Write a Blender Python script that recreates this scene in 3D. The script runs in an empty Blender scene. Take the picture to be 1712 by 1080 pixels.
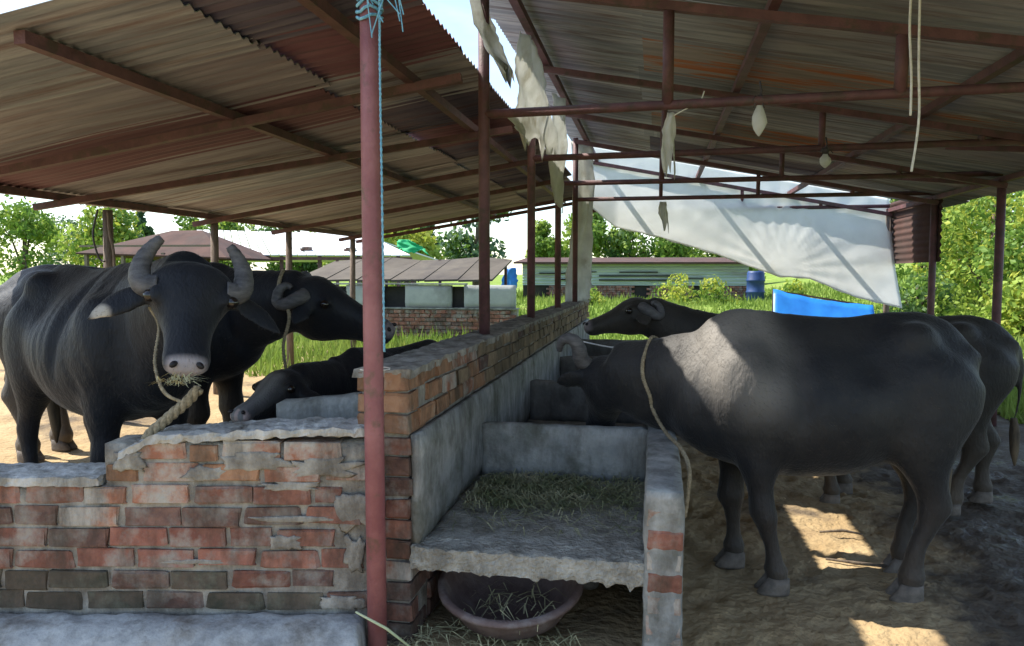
import bpy, bmesh, math, random
from mathutils import Vector, Matrix, noise
import numpy as np

random.seed(7)
R = math.radians
S = bpy.context.scene
COL = S.collection

# ------------------------------------------------------------------ camera
PSI = math.atan(239 / 1250); PIT = math.atan(82 / 1250)
cd = bpy.data.cameras.new('camera'); cam = bpy.data.objects.new('camera', cd); COL.objects.link(cam)
cam.location = (0, 0, 1.55)
cam.rotation_euler = (math.pi / 2 - PIT, 0, PSI)
cd.sensor_width = 36; cd.lens = 36 * 1250 / 1712
cd.clip_start = 0.05; cd.clip_end = 2000
S.camera = cam

# ------------------------------------------------------------------ sky, sun, exposure
SUN = Vector((-1.0, 0.20, 1.42)).normalized()
EL = math.asin(SUN.z); AZ = math.atan2(SUN.x, SUN.y)
w = bpy.data.worlds.new('World'); S.world = w; w.use_nodes = True
nt = w.node_tree; bg = nt.nodes['Background']
sky = nt.nodes.new('ShaderNodeTexSky'); sky.sky_type = 'NISHITA'; sky.sun_disc = False
sky.sun_elevation = EL; sky.sun_rotation = AZ; sky.air_density = 1.0; sky.dust_density = 0.6
tc = nt.nodes.new('ShaderNodeTexCoord')
mp = nt.nodes.new('ShaderNodeMapping'); mp.inputs['Scale'].default_value = (1.6, 1.6, 4.0)
nz = nt.nodes.new('ShaderNodeTexNoise'); nz.inputs['Scale'].default_value = 1.5; nz.inputs['Detail'].default_value = 7
nz.inputs['Roughness'].default_value = .55
cr = nt.nodes.new('ShaderNodeValToRGB'); cr.color_ramp.elements[0].position = .50; cr.color_ramp.elements[1].position = .68
mx = nt.nodes.new('ShaderNodeMix'); mx.data_type = 'RGBA'
nt.links.new(tc.outputs['Generated'], mp.inputs['Vector']); nt.links.new(mp.outputs[0], nz.inputs['Vector'])
nt.links.new(nz.outputs['Fac'], cr.inputs['Fac']); nt.links.new(cr.outputs['Color'], mx.inputs[0])
nt.links.new(sky.outputs['Color'], mx.inputs[6]); mx.inputs[7].default_value = (3.2, 3.6, 4.3, 1)
nt.links.new(mx.outputs[2], bg.inputs['Color'])
bg.inputs['Strength'].default_value = 0.15

sl = bpy.data.lights.new('sun', 'SUN'); sl.energy = 4.6; sl.angle = R(0.5); sl.color = (1.0, .94, .84)
so = bpy.data.objects.new('sun', sl); COL.objects.link(so)
so.rotation_euler = (-SUN).to_track_quat('-Z', 'Y').to_euler()
so.location = (-10, 5, 15)

vs = S.view_settings
vs.view_transform = 'Standard'; vs.look = 'None'; vs.exposure = 1.2; vs.gamma = 1; vs.use_curve_mapping = False
S.render.engine = 'CYCLES'
S.cycles.max_bounces = 8; S.cycles.diffuse_bounces = 5; S.cycles.transparent_max_bounces = 12

# ------------------------------------------------------------------ materials
def mat(name, c1, c2, scale=6, rough=.8, bump=.3, bscale=40, c3=None, s3=2.0, t3=(.52, .68), spec=.3, lo=.35, hi=.65,
        grime=0.0, rnd=0.0, stretch=None, transl=None, dist=.01, metal=0.0):
    m = bpy.data.materials.new(name); m.use_nodes = True
    t = m.node_tree; N = t.nodes.new; Lk = t.links.new
    b = t.nodes['Principled BSDF']
    b.inputs['Roughness'].default_value = rough; b.inputs['Specular IOR Level'].default_value = spec
    b.inputs['Metallic'].default_value = metal
    g = N('ShaderNodeNewGeometry'); vec = g.outputs['Position']
    if stretch:
        q = N('ShaderNodeMapping'); q.inputs['Scale'].default_value = stretch; Lk(vec, q.inputs['Vector']); vec = q.outputs[0]
    n1 = N('ShaderNodeTexNoise'); n1.inputs['Scale'].default_value = scale; n1.inputs['Detail'].default_value = 6
    n1.inputs['Roughness'].default_value = .6
    Lk(vec, n1.inputs['Vector'])
    r1 = N('ShaderNodeValToRGB'); r1.color_ramp.elements[0].position = lo; r1.color_ramp.elements[1].position = hi
    r1.color_ramp.elements[0].color = (*c1, 1); r1.color_ramp.elements[1].color = (*c2, 1)
    Lk(n1.outputs['Fac'], r1.inputs['Fac']); out = r1.outputs['Color']
    if rnd:
        oi = N('ShaderNodeObjectInfo'); hs = N('ShaderNodeHueSaturation')
        mr = N('ShaderNodeMapRange'); mr.inputs['To Min'].default_value = 1 - rnd; mr.inputs['To Max'].default_value = 1 + rnd
        Lk(oi.outputs['Random'], mr.inputs['Value']); Lk(mr.outputs[0], hs.inputs['Value']); Lk(out, hs.inputs['Color']); out = hs.outputs[0]
    if c3:
        n3 = N('ShaderNodeTexNoise'); n3.inputs['Scale'].default_value = s3; n3.inputs['Detail'].default_value = 8
        n3.inputs['Roughness'].default_value = .65
        Lk(vec, n3.inputs['Vector'])
        r3 = N('ShaderNodeValToRGB'); r3.color_ramp.elements[0].position = t3[0]; r3.color_ramp.elements[1].position = t3[1]
        Lk(n3.outputs['Fac'], r3.inputs['Fac'])
        mm = N('ShaderNodeMix'); mm.data_type = 'RGBA'; Lk(r3.outputs['Color'], mm.inputs[0]); Lk(out, mm.inputs[6])
        mm.inputs[7].default_value = (*c3, 1); out = mm.outputs[2]
    if grime:
        q4 = N('ShaderNodeMapping'); q4.inputs['Scale'].default_value = (5, 5, 1.6); Lk(g.outputs['Position'], q4.inputs['Vector'])
        n4 = N('ShaderNodeTexNoise'); n4.inputs['Scale'].default_value = 1.7; n4.inputs['Detail'].default_value = 9; n4.inputs['Roughness'].default_value = .68
        Lk(q4.outputs[0], n4.inputs['Vector'])
        r4 = N('ShaderNodeMapRange'); r4.inputs['From Min'].default_value = .44; r4.inputs['From Max'].default_value = .66; r4.inputs['To Max'].default_value = grime
        Lk(n4.outputs['Fac'], r4.inputs['Value'])
        m4 = N('ShaderNodeMix'); m4.data_type = 'RGBA'; Lk(r4.outputs[0], m4.inputs[0]); Lk(out, m4.inputs[6]); m4.inputs[7].default_value = (.055, .047, .036, 1); out = m4.outputs[2]
    Lk(out, b.inputs['Base Color'])
    if bump:
        n2 = N('ShaderNodeTexNoise'); n2.inputs['Scale'].default_value = bscale; n2.inputs['Detail'].default_value = 8
        Lk(vec, n2.inputs['Vector'])
        bp = N('ShaderNodeBump'); bp.inputs['Strength'].default_value = bump; bp.inputs['Distance'].default_value = dist
        Lk(n2.outputs['Fac'], bp.inputs['Height']); Lk(bp.outputs[0], b.inputs['Normal'])
    if transl:
        tr = N('ShaderNodeBsdfTranslucent'); Lk(out, tr.inputs['Color'])
        ms = N('ShaderNodeMixShader'); ms.inputs[0].default_value = transl
        Lk(b.outputs[0], ms.inputs[1]); Lk(tr.outputs[0], ms.inputs[2])
        Lk(ms.outputs[0], t.nodes['Material Output'].inputs['Surface'])
    m['out'] = 1
    return m

M = {}
GREY = (.36, .34, .30)
M['brick_red'] = mat('brick_red', (.215, .088, .063), (.29, .135, .098), 17, .92, .9, 38, (.30, .26, .22), 7, (.50, .66), .15, rnd=.3, grime=.75)
M['brick_dull'] = mat('brick_dull', (.20, .085, .06), (.32, .15, .105), 17, .92, .9, 38, (.28, .25, .22), 6, (.46, .64), .15, rnd=.3, grime=.75)
M['brick_dark'] = mat('brick_dark', (.10, .06, .05), (.19, .11, .085), 17, .92, .9, 38, (.24, .22, .19), 7, (.48, .66), .15, rnd=.3, grime=.75)
M['brick_smeared'] = mat('brick_smeared', (.30, .13, .08), (.38, .24, .17), 10, .9, .7, 60, (.40, .37, .32), 5, (.40, .56), .15, rnd=.15, grime=.75)
M['brick_moss'] = mat('brick_moss', (.055, .055, .04), (.13, .10, .075), 9, .95, .6, 60, (.16, .16, .12), 8, (.5, .7), .1, rnd=.25, grime=.75)
M['brick_orange'] = mat('brick_orange', (.27, .14, .08), (.34, .20, .12), 17, .92, .9, 38, (.33, .28, .22), 7, (.55, .7), .15, rnd=.2, grime=.75)
M['brick_tan'] = mat('brick_tan', (.20, .145, .09), (.30, .22, .14), 17, .92, .9, 38, (.16, .13, .09), 5, (.48, .7), .15, rnd=.25, grime=.75)
M['mortar'] = mat('mortar', (.22, .20, .17), (.38, .36, .31), 14, .95, .9, 55, (.13, .12, .095), 4, (.56, .72), .1, grime=.6)
M['mortar_pale'] = mat('mortar_pale', (.38, .37, .33), (.55, .54, .50), 12, .95, .9, 45, (.24, .22, .18), 5, (.55, .75), .1, grime=.6)
M['mortar_moss'] = mat('mortar_moss', (.09, .09, .07), (.20, .19, .16), 14, .95, .9, 55, (.05, .055, .03), 5, (.5, .7), .1)
M['concrete'] = mat('concrete', (.25, .26, .25), (.37, .37, .345), 7, .85, .5, 45, (.15, .155, .13), 4, (.48, .66), .2, dist=.015, grime=.6)
M['concrete_dark'] = mat('concrete_dark', (.14, .14, .135), (.25, .24, .22), 5, .85, .35, 50, (.09, .09, .08), 3, (.5, .72), .25, grime=.6)
M['concrete_rough'] = mat('concrete_rough', (.30, .29, .25), (.46, .44, .38), 16, .95, 1.0, 60, (.20, .18, .14), 6, (.5, .7), .1, dist=.02, grime=.6)
M['footing'] = mat('footing', (.36, .37, .36), (.52, .53, .50), 8, .9, .6, 50, (.22, .20, .17), 4, (.5, .68), .2, grime=.6)
M['paint'] = mat('maroon_paint', (.22, .08, .085), (.30, .125, .125), 8, .5, .25, 90, (.15, .085, .065), 9, (.56, .66), .35)
M['paint_dark'] = mat('dark_maroon_paint', (.085, .04, .042), (.14, .065, .065), 8, .6, .3, 90, (.075, .048, .038), 9, (.5, .62), .3)
M['paint_black'] = mat('dark_steel', (.03, .028, .03), (.065, .055, .055), 8, .6, .2, 90, spec=.3)
M['wood_post'] = mat('weathered_wood', (.13, .10, .085), (.23, .185, .15), 12, .9, .5, 60, stretch=(8, 8, 1), spec=.1)
ST = (.35, 9, 1)
def sheetmat(n, a, b, c, t=(.5, .68), r=.65): return mat(n, a, b, 2.2, r, .2, 30, c, 2.6, t, .3, stretch=ST, rnd=.2, metal=.1, lo=.42, hi=.58)
M['sheet_tan'] = sheetmat('sheet_tan', (.225, .215, .235), (.32, .305, .315), (.17, .125, .13))
M['sheet_grey'] = sheetmat('sheet_grey', (.20, .215, .24), (.34, .35, .365), (.15, .11, .105))
M['sheet_red'] = sheetmat('sheet_red', (.13, .06, .072), (.175, .09, .10), (.10, .068, .075))
M['sheet_plum'] = sheetmat('sheet_plum', (.08, .074, .11), (.125, .115, .15), (.11, .07, .085))
M['sheet_orange'] = sheetmat('sheet_orange', (.20, .185, .17), (.28, .25, .23), (.36, .135, .055), (.50, .58))
M['hide'] = None
M['horn'] = mat('horn', (.06, .058, .06), (.13, .125, .125), 18, .55, .4, 120, stretch=(1, 1, 3), spec=.35)
M['coat'] = mat('coat_hair', (.012, .0115, .012), (.075, .066, .056), 14, .75, 0, spec=.3)
M['hoof'] = mat('hoof', (.10, .085, .07), (.19, .16, .13), 20, .7, .3, 80)
M['eye'] = mat('eye', (.008, .006, .005), (.015, .01, .008), 5, .08, 0, spec=.6)
M['nostril'] = mat('nostril', (.012, .01, .01), (.02, .015, .015), 5, .5, 0)
M['tuft'] = mat('tail_hair', (.05, .04, .03), (.16, .12, .075), 20, .9, .4, 90, stretch=(1, 1, .2))
M['rope'] = mat('rope_fibre', (.19, .155, .095), (.36, .30, .20), 60, .95, .6, 150)
M['rope_pale'] = mat('pale_cord', (.55, .53, .48), (.72, .70, .65), 40, .9, .3, 150)
M['rope_blue'] = mat('blue_cord', (.10, .30, .46), (.25, .50, .62), 60, .8, .3, 150)
M['plastic'] = mat('torn_plastic', (.62, .62, .58), (.78, .78, .75), 5, .45, .5, 18, (.45, .42, .34), 3, (.55, .75), .4, transl=.45, dist=.03)
M['tarp'] = mat('white_tarp', (.80, .81, .80), (.86, .87, .86), 3, .5, .25, 9, (.70, .69, .63), 1.5, (.62, .8), .3, transl=.62, dist=.02)
M['bluetarp'] = mat('blue_tarp', (.010, .13, .44), (.016, .18, .54), 3, .45, .3, 10, spec=.4)
M['bluedark'] = mat('blue_drum', (.012, .035, .12), (.02, .055, .17), 3, .5, .2, 10, spec=.4)
M['clay'] = mat('clay_basin', (.12, .08, .07), (.19, .14, .125), 10, .75, .5, 50, (.24, .21, .19), 5, (.55, .72), .3)
M['earth'] = mat('earth', (.31, .222, .12), (.40, .30, .17), 3, .95, .9, 24, (.22, .155, .09), 1.2, (.54, .70), .1, dist=.03)
M['grassland'] = mat('grassland', (.12, .19, .03), (.21, .29, .06), .8, .95, .8, 30, (.30, .27, .10), .35, (.56, .72), .1, dist=.05)
def leaf(n, a, b, t=.4): return mat(n, a, b, 1.2, .6, 0, transl=t, spec=.25)
M['leaf_a'] = leaf('leaf_mid', (.10, .19, .03), (.17, .28, .05))
M['leaf_b'] = leaf('leaf_light', (.23, .34, .05), (.34, .43, .08))
M['leaf_c'] = leaf('leaf_dark', (.05, .11, .034), (.09, .16, .05))
M['leaf_d'] = leaf('leaf_blue', (.075, .14, .08), (.12, .20, .11))
M['leaf_y'] = leaf('leaf_yellow', (.32, .37, .045), (.42, .44, .07))
M['bark'] = mat('bark', (.08, .06, .045), (.16, .125, .09), 10, .95, .6, 30, stretch=(3, 3, .6))
M['grass'] = mat('grass_blades', (.13, .21, .03), (.25, .33, .07), .7, .7, 0, 30, (.34, .33, .10), .5, (.58, .75), .2, transl=.4)
M['straw'] = mat('straw', (.36, .33, .17), (.50, .46, .27), 8, .8, 0, spec=.2)
M['hay'] = mat('green_hay', (.13, .15, .065), (.36, .34, .21), 6, .9, 0, spec=.2)
M['stem'] = mat('pale_green_stem', (.42, .50, .26), (.55, .60, .38), 8, .6, 0)
M['roof_white'] = mat('pale_roof', (.62, .64, .66), (.74, .75, .76), 1, .5, .15, 6, (.50, .48, .45), .5, (.58, .75), .3)
M['roof_brown'] = mat('brown_roof', (.05, .026, .022), (.085, .043, .034), 2, .9, .3, 10, (.06, .042, .036), .8, (.5, .7))
M['thatch'] = mat('faded_tarp_roof', (.07, .058, .045), (.10, .085, .065), 1.5, .9, .5, 8, (.05, .042, .036), .8, (.5, .7))
M['wall_grey'] = mat('grey_panel', (.30, .32, .30), (.40, .41, .38), 2.5, .9, .3, 20, (.20, .20, .18), 1, (.52, .7))
M['mint'] = mat('mint_sheet', (.30, .38, .33), (.42, .48, .43), 1.5, .7, .2, 8, (.24, .22, .17), .7, (.5, .66), stretch=(.4, 1, 3))
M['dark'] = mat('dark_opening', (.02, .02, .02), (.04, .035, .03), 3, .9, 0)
M['greencloth'] = mat('green_net', (.01, .30, .11), (.02, .40, .16), 3, .7, .2, 10)
M['skin_pink'] = mat('muzzle', (.2, .16, .16), (.3, .25, .25), 30, .4, .2, 100)
M['hill'] = mat('hill', (.05, .10, .05), (.09, .15, .07), .1, .95, 0)

def hide_mat(name, dark, dusty, amt=(.45, .72)):
    m = bpy.data.materials.new(name); m.use_nodes = True
    t = m.node_tree; N = t.nodes.new; Lk = t.links.new; b = t.nodes['Principled BSDF']
    b.inputs['Roughness'].default_value = .6; b.inputs['Specular IOR Level'].default_value = .28
    tc = N('ShaderNodeTexCoord')
    n1 = N('ShaderNodeTexNoise'); n1.inputs['Scale'].default_value = 2.3; n1.inputs['Detail'].default_value = 8; n1.inputs['Roughness'].default_value = .6
    Lk(tc.outputs['Object'], n1.inputs['Vector'])
    r = N('ShaderNodeValToRGB'); r.color_ramp.elements[0].position = amt[0]; r.color_ramp.elements[1].position = amt[1]
    r.color_ramp.elements[0].color = (*dark, 1); r.color_ramp.elements[1].color = (*dusty, 1); Lk(n1.outputs['Fac'], r.inputs['Fac'])
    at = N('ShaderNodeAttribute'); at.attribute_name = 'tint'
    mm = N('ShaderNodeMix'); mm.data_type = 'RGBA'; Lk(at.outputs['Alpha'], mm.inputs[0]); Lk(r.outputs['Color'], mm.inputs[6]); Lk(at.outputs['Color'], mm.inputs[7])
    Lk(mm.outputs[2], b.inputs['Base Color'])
    q = N('ShaderNodeMapping'); q.inputs['Scale'].default_value = (14, 14, 5); Lk(tc.outputs['Object'], q.inputs['Vector'])
    n2 = N('ShaderNodeTexNoise'); n2.inputs['Scale'].default_value = 6; n2.inputs['Detail'].default_value = 8; Lk(q.outputs[0], n2.inputs['Vector'])
    bp = N('ShaderNodeBump'); bp.inputs['Strength'].default_value = .6; bp.inputs['Distance'].default_value = .008
    Lk(n2.outputs['Fac'], bp.inputs['Height'])
    n3 = N('ShaderNodeTexNoise'); n3.inputs['Scale'].default_value = 16; n3.inputs['Detail'].default_value = 5; Lk(tc.outputs['Object'], n3.inputs['Vector'])
    b2 = N('ShaderNodeBump'); b2.inputs['Strength'].default_value = .35; b2.inputs['Distance'].default_value = .02
    Lk(n3.outputs['Fac'], b2.inputs['Height']); Lk(bp.outputs[0], b2.inputs['Normal']); Lk(b2.outputs[0], b.inputs['Normal'])
    b.inputs['Sheen Weight'].default_value = .12; b.inputs['Sheen Roughness'].default_value = .4
    return m
M['hide_black'] = hide_mat('hide_black', (.007, .0085, .0125), (.017, .0185, .023))
M['hide_grey'] = hide_mat('hide_dusty', (.011, .012, .0145), (.034, .032, .0295), (.42, .72))
M['hide_brown'] = hide_mat('hide_brown', (.014, .0135, .0125), (.05, .043, .034), (.35, .7))
M['hide_calf'] = hide_mat('hide_calf', (.010, .010, .012), (.022, .021, .02))

# ------------------------------------------------------------------ geometry helpers
class MB:
    def __init__(s): s.v = []; s.f = []; s.mi = []
    def add(s, vs, fs, mi=0):
        o = len(s.v); s.v += [tuple(p) for p in vs]; s.f += [tuple(i + o for i in f) for f in fs]; s.mi += [mi] * len(fs)
    def box(s, a, b, mi=0):
        x0, y0, z0 = a; x1, y1, z1 = b
        s.add([(x0,y0,z0),(x1,y0,z0),(x1,y1,z0),(x0,y1,z0),(x0,y0,z1),(x1,y0,z1),(x1,y1,z1),(x0,y1,z1)],
              [(0,3,2,1),(4,5,6,7),(0,1,5,4),(1,2,6,5),(2,3,7,6),(3,0,4,7)], mi)
    def tube(s, pts, r, n=8, mi=0, caps=True):
        pts = [Vector(p) for p in pts]; rings = []
        rr = r if isinstance(r, (list, tuple)) else [r] * len(pts)
        up = None
        for i, p in enumerate(pts):
            d = (pts[min(i+1, len(pts)-1)] - pts[max(i-1, 0)]).normalized()
            if up is None:
                up = Vector((0,0,1)) if abs(d.z) < .9 else Vector((1,0,0))
            a = d.cross(up).normalized(); b = a.cross(d).normalized(); up = b
            rings.append([p + (a*math.cos(2*math.pi*k/n) + b*math.sin(2*math.pi*k/n)) * rr[i] for k in range(n)])
        s.loft(rings, mi, caps)
    def loft(s, rings, mi=0, caps=True):
        n = len(rings[0]); vs = [p for r in rings for p in r]; fs = []
        for i in range(len(rings)-1):
            for k in range(n):
                fs.append((i*n+k, i*n+(k+1)%n, (i+1)*n+(k+1)%n, (i+1)*n+k))
        if caps: fs.append(tuple(range(n))[::-1]); fs.append(tuple((len(rings)-1)*n+k for k in range(n)))
        s.add(vs, fs, mi)
    def ball(s, c, r, n=12, m=8, mi=0, axes=None):
        rx, ry, rz = r if isinstance(r, (tuple, list)) else (r, r, r)
        X, Y, Z = axes if axes else (Vector((1,0,0)), Vector((0,1,0)), Vector((0,0,1)))
        c = Vector(c); rings = []
        for i in range(m+1):
            ph = -math.pi/2 + math.pi * i / m
            if i in (0, m): ph *= .98
            rings.append([c + X*rx*math.cos(ph)*math.cos(2*math.pi*k/n) + Y*ry*math.cos(ph)*math.sin(2*math.pi*k/n) + Z*rz*math.sin(ph) for k in range(n)])
        s.loft(rings, mi)
    def mesh(s, name, mats):
        me = bpy.data.meshes.new(name); me.from_pydata(s.v, [], s.f); me.update()
        for m in (mats if isinstance(mats, (list, tuple)) else [mats]): me.materials.append(m)
        if any(s.mi): me.polygons.foreach_set('material_index', s.mi)
        return me
    def build(s, name, mats, parent=None, smooth=False, kind=None):
        me = s.mesh(name, mats)
        if smooth: me.polygons.foreach_set('use_smooth', [True]*len(me.polygons))
        return link(name, me, parent, kind)

def link(name, me, parent=None, kind=None):
    o = bpy.data.objects.new(name, me); COL.objects.link(o)
    if parent: o.parent = parent
    if kind: o['kind'] = kind
    return o
def tag(o, label, cat, group=None, kind=None):
    o['label'] = label; o['category'] = cat
    if group: o['group'] = group
    if kind: o['kind'] = kind
    return o
def thing(name, label, cat, loc=(0,0,0), rz=0, group=None):
    o = bpy.data.objects.new(name, None); COL.objects.link(o); o.location = loc; o.rotation_euler = (0, 0, rz); o.empty_display_size = .2
    return tag(o, label, cat, group)

def rough_box(a, b, res=.06, amp=.008, sc=9, seed=0, rnd=.012, fn=None):
    """box with subdivided faces, rounded edges and uneven surface"""
    a = Vector(a); b = Vector(b); d = b - a
    nx, ny, nz_ = [max(1, min(160, int(round(q / res)))) for q in d]
    bm = bmesh.new(); cache = {}
    def V(i, j, k):
        key = (i, j, k)
        if key not in cache:
            p = Vector((a.x + d.x*i/nx, a.y + d.y*j/ny, a.z + d.z*k/nz_))
            cnt = (i in (0, nx)) + (j in (0, ny)) + (k in (0, nz_))
            if cnt >= 2 and rnd:
                for ax, (q, nn) in enumerate(((i, nx), (j, ny), (k, nz_))):
                    if q == 0: p[ax] += rnd * .5
                    if q == nn: p[ax] -= rnd * .5
            nv = noise.noise_vector(p*sc + Vector((seed*7.1, seed*3.3, 0))) + .5*noise.noise_vector(p*sc*3.1)
            p = p + Vector(nv) * amp
            if fn: p = fn(p)
            cache[key] = bm.verts.new(p)
        return cache[key]
    for i in range(nx):
        for j in range(ny):
            bm.faces.new((V(i,j,0), V(i,j+1,0), V(i+1,j+1,0), V(i+1,j,0)))
            bm.faces.new((V(i,j,nz_), V(i+1,j,nz_), V(i+1,j+1,nz_), V(i,j+1,nz_)))
    for i in range(nx):
        for k in range(nz_):
            bm.faces.new((V(i,0,k), V(i+1,0,k), V(i+1,0,k+1), V(i,0,k+1)))
            bm.faces.new((V(i,ny,k), V(i,ny,k+1), V(i+1,ny,k+1), V(i+1,ny,k)))
    for j in range(ny):
        for k in range(nz_):
            bm.faces.new((V(0,j,k), V(0,j,k+1), V(0,j+1,k+1), V(0,j+1,k)))
            bm.faces.new((V(nx,j,k), V(nx,j+1,k), V(nx,j+1,k+1), V(nx,j,k+1)))
    me = bpy.data.meshes.new('rough'); bm.to_mesh(me); bm.free()
    me.polygons.foreach_set('use_smooth', [True]*len(me.polygons))
    return me
def rough(name, a, b, m, parent=None, kind=None, flat=False, **k):
    me = rough_box(a, b, **k); me.name = name
    if flat: me.polygons.foreach_set('use_smooth', [False]*len(me.polygons))
    me.materials.append(m)
    return link(name, me, parent, kind)

# bricks: six uneven chipped shapes of a unit box
BR = []
for q in range(6):
    rs = random.Random(q)
    bm = bmesh.new(); bmesh.ops.create_cube(bm, size=1)
    bmesh.ops.scale(bm, vec=(.23, .11, .075), verts=bm.verts)
    bmesh.ops.bevel(bm, geom=bm.edges[:], offset=.0055, segments=1, affect='EDGES', profile=.5)
    for v in bm.verts: v.co += Vector((rs.uniform(-.009,.009), rs.uniform(-.005,.005), rs.uniform(-.006,.006)))
    me = bpy.data.meshes.new('brick'); bm.to_mesh(me); bm.free(); BR.append(me)
BRM = {}
def brick(mname, parent, loc, rz=0, sx=1, sy=1, sz=1, tilt=.012):
    q = random.randrange(6); key = (q, mname)
    if key not in BRM:
        me = BR[q].copy(); me.materials.append(M[mname]); BRM[key] = me
    o = link('brick', BRM[key], parent); o.location = loc
    o.rotation_euler = (random.uniform(-tilt, tilt), random.uniform(-tilt, tilt), rz + random.uniform(-tilt, tilt))
    o.scale = (sx, sy, sz)
    return o

def smear(name, parent, c, u, n, wu, wz, m, seed=0, th=.006):
    """a thin ragged dab of mortar spread over a wall face; u along the wall, n out of it"""
    mb = MB(); K = 26; rings = []; rs = random.Random(seed)
    base = [1 + .55*noise.noise(Vector((math.cos(2*math.pi*k/K)*2.2+seed*3.7, math.sin(2*math.pi*k/K)*2.2, 0))) + rs.uniform(-.13, .13) for k in range(K)]
    for (f, h) in ((1, -1.6), (.90, .15), (.72, .7), (.45, 1), (.15, .9)):
        ring = []
        for k in range(K):
            a = 2*math.pi*k/K; rr = f*(base[k]*f + (1-f))
            ca, sa = math.cos(a), math.sin(a)
            ca = math.copysign(abs(ca)**.6, ca); sa = math.copysign(abs(sa)**.6, sa)
            hh = h*th + .0015*noise.noise(Vector((a*2, f*5, seed)))
            ring.append(Vector(c) + u*(wu*rr*ca) + Vector((0,0,1))*(wz*rr*sa) + n*hh)
        rings.append(ring)
    mb.loft(rings)
    return mb.build(name, m, parent, smooth=True)

# ------------------------------------------------------------------ the ground
def ground(name, x0, x1, y0, y1, z, nx, ny, amp, m, sc=.8, fn=None):
    mb = MB(); vs = []
    for j in range(ny+1):
        for i in range(nx+1):
            x = x0 + (x1-x0)*i/nx; y = y0 + (y1-y0)*j/ny
            p = Vector((x, y, 0))
            h = amp*(noise.noise(p*sc) + .5*noise.noise(p*sc*2.7) + .3*noise.noise(p*sc*7))
            vs.append((x, y, z + h + (fn(x, y) if fn else 0)))
    fs = [(j*(nx+1)+i, j*(nx+1)+i+1, (j+1)*(nx+1)+i+1, (j+1)*(nx+1)+i) for j in range(ny) for i in range(nx)]
    mb.add(vs, fs); return mb.build(name, m, smooth=True, kind='structure')

def field_h(x, y):
    h = 0
    if y > 13.5: h += min(.55, (y-13.5)*.05)
    if x > 4 and y > 9: h += min(2.2, max(0, (x-4)*.14) * min(1, (y-9)/6))
    return h
ground('ground', -900, 900, -60, 1500, -.12, 30, 40, 0, M['grassland'])
ground('field', -60, 60, 12.9, 90, -.02, 90, 90, .05, M['grassland'], fn=field_h)
def dirt_h(x, y):
    h = 0
    if x < -2.0: h += .2*min(1, (-2.0-x)/.12) * min(1, max(0, (y-2.3)/.5))
    return h
def steps(*seg):
    out = []
    for (a, b, d) in seg:
        n = int(round((b-a)/d)); out += [a + (b-a)*i/n for i in range(n)]
    return out + [seg[-1][1]]
YX = steps((-14, -6, .4), (-6, 0, .1), (0, 3.6, .026), (3.6, 9, .18)); YY = steps((-8, 2.4, .2), (2.4, 6.6, .03), (6.6, 13.3, .12))
prints = {}; rp = random.Random(9)
for k in range(900):
    px, py = rp.uniform(.1, 3.6), rp.uniform(2.5, 6.6); a_ = math.pi + rp.gauss(0, .8); sz = rp.uniform(.045, .07); dp = rp.uniform(.005, .016)
    for i in (-1, 0, 1):
        for j in (-1, 0, 1): prints.setdefault((int(px/.15)+i, int(py/.15)+j), []).append((px, py, math.cos(a_), math.sin(a_), sz, dp))
def yard_h(x, y):
    p = Vector((x, y, 0)); h = .022*(noise.noise(p*2.2) + .5*noise.noise(p*6)) + dirt_h(x, y)
    if 0 < x < 3.7 and 2.4 < y < 6.7:
        h += .004*noise.noise(p*17) + .003*noise.noise(p*37)
        for (qx, qy, c, s_, sz, dp) in prints.get((int(x/.15), int(y/.15)), ()):
            u_ = ((x-qx)*c + (y-qy)*s_)/(sz*1.2); v_ = (-(x-qx)*s_ + (y-qy)*c)/sz; q = u_*u_ + v_*v_
            if q < 2.6: h += dp*(-math.exp(-q*q*1.2) + .55*math.exp(-((q-1.35)/.5)**2))
    return h
mb = MB(); W_ = len(YX)
mb.add([(x, y, yard_h(x, y)) for y in YY for x in YX], [(j*W_+i, j*W_+i+1, (j+1)*W_+i+1, (j+1)*W_+i) for j in range(len(YY)-1) for i in range(W_-1)])
gd = mb.build('dirt_yard', M['earth'], smooth=True, kind='structure')
ground('grass_strip', -9, -2.35, 9.0, 13.6, .185, 40, 30, .03, M['grassland'])
ground('grass_verge', 3.75, 9, 8.2, 13.6, .02, 30, 30, .03, M['grassland'])
# damp trampled mud towards the right side of the yard
t = M['earth'].node_tree; b = t.nodes['Principled BSDF']; N = t.nodes.new; Lk = t.links.new
nw = N('ShaderNodeTexNoise'); nw.inputs['Scale'].default_value = 1.1; nw.inputs['Detail'].default_value = 6; nw.inputs['Roughness'].default_value = .6
gg = N('ShaderNodeNewGeometry'); Lk(gg.outputs['Position'], nw.inputs['Vector'])
sx = N('ShaderNodeSeparateXYZ'); Lk(gg.outputs['Position'], sx.inputs[0])
m1 = N('ShaderNodeMapRange'); m1.inputs['From Min'].default_value = 1.1; m1.inputs['From Max'].default_value = 1.9; m1.inputs['To Min'].default_value = -.07; m1.inputs['To Max'].default_value = .16
Lk(sx.outputs['X'], m1.inputs['Value'])
ad = N('ShaderNodeMath'); ad.operation = 'ADD'; Lk(nw.outputs['Fac'], ad.inputs[0]); Lk(m1.outputs[0], ad.inputs[1])
rw = N('ShaderNodeMapRange'); rw.inputs['From Min'].default_value = .48; rw.inputs['From Max'].default_value = .60
Lk(ad.outputs[0], rw.inputs['Value'])
old = b.inputs['Base Color'].links[0].from_socket
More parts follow.
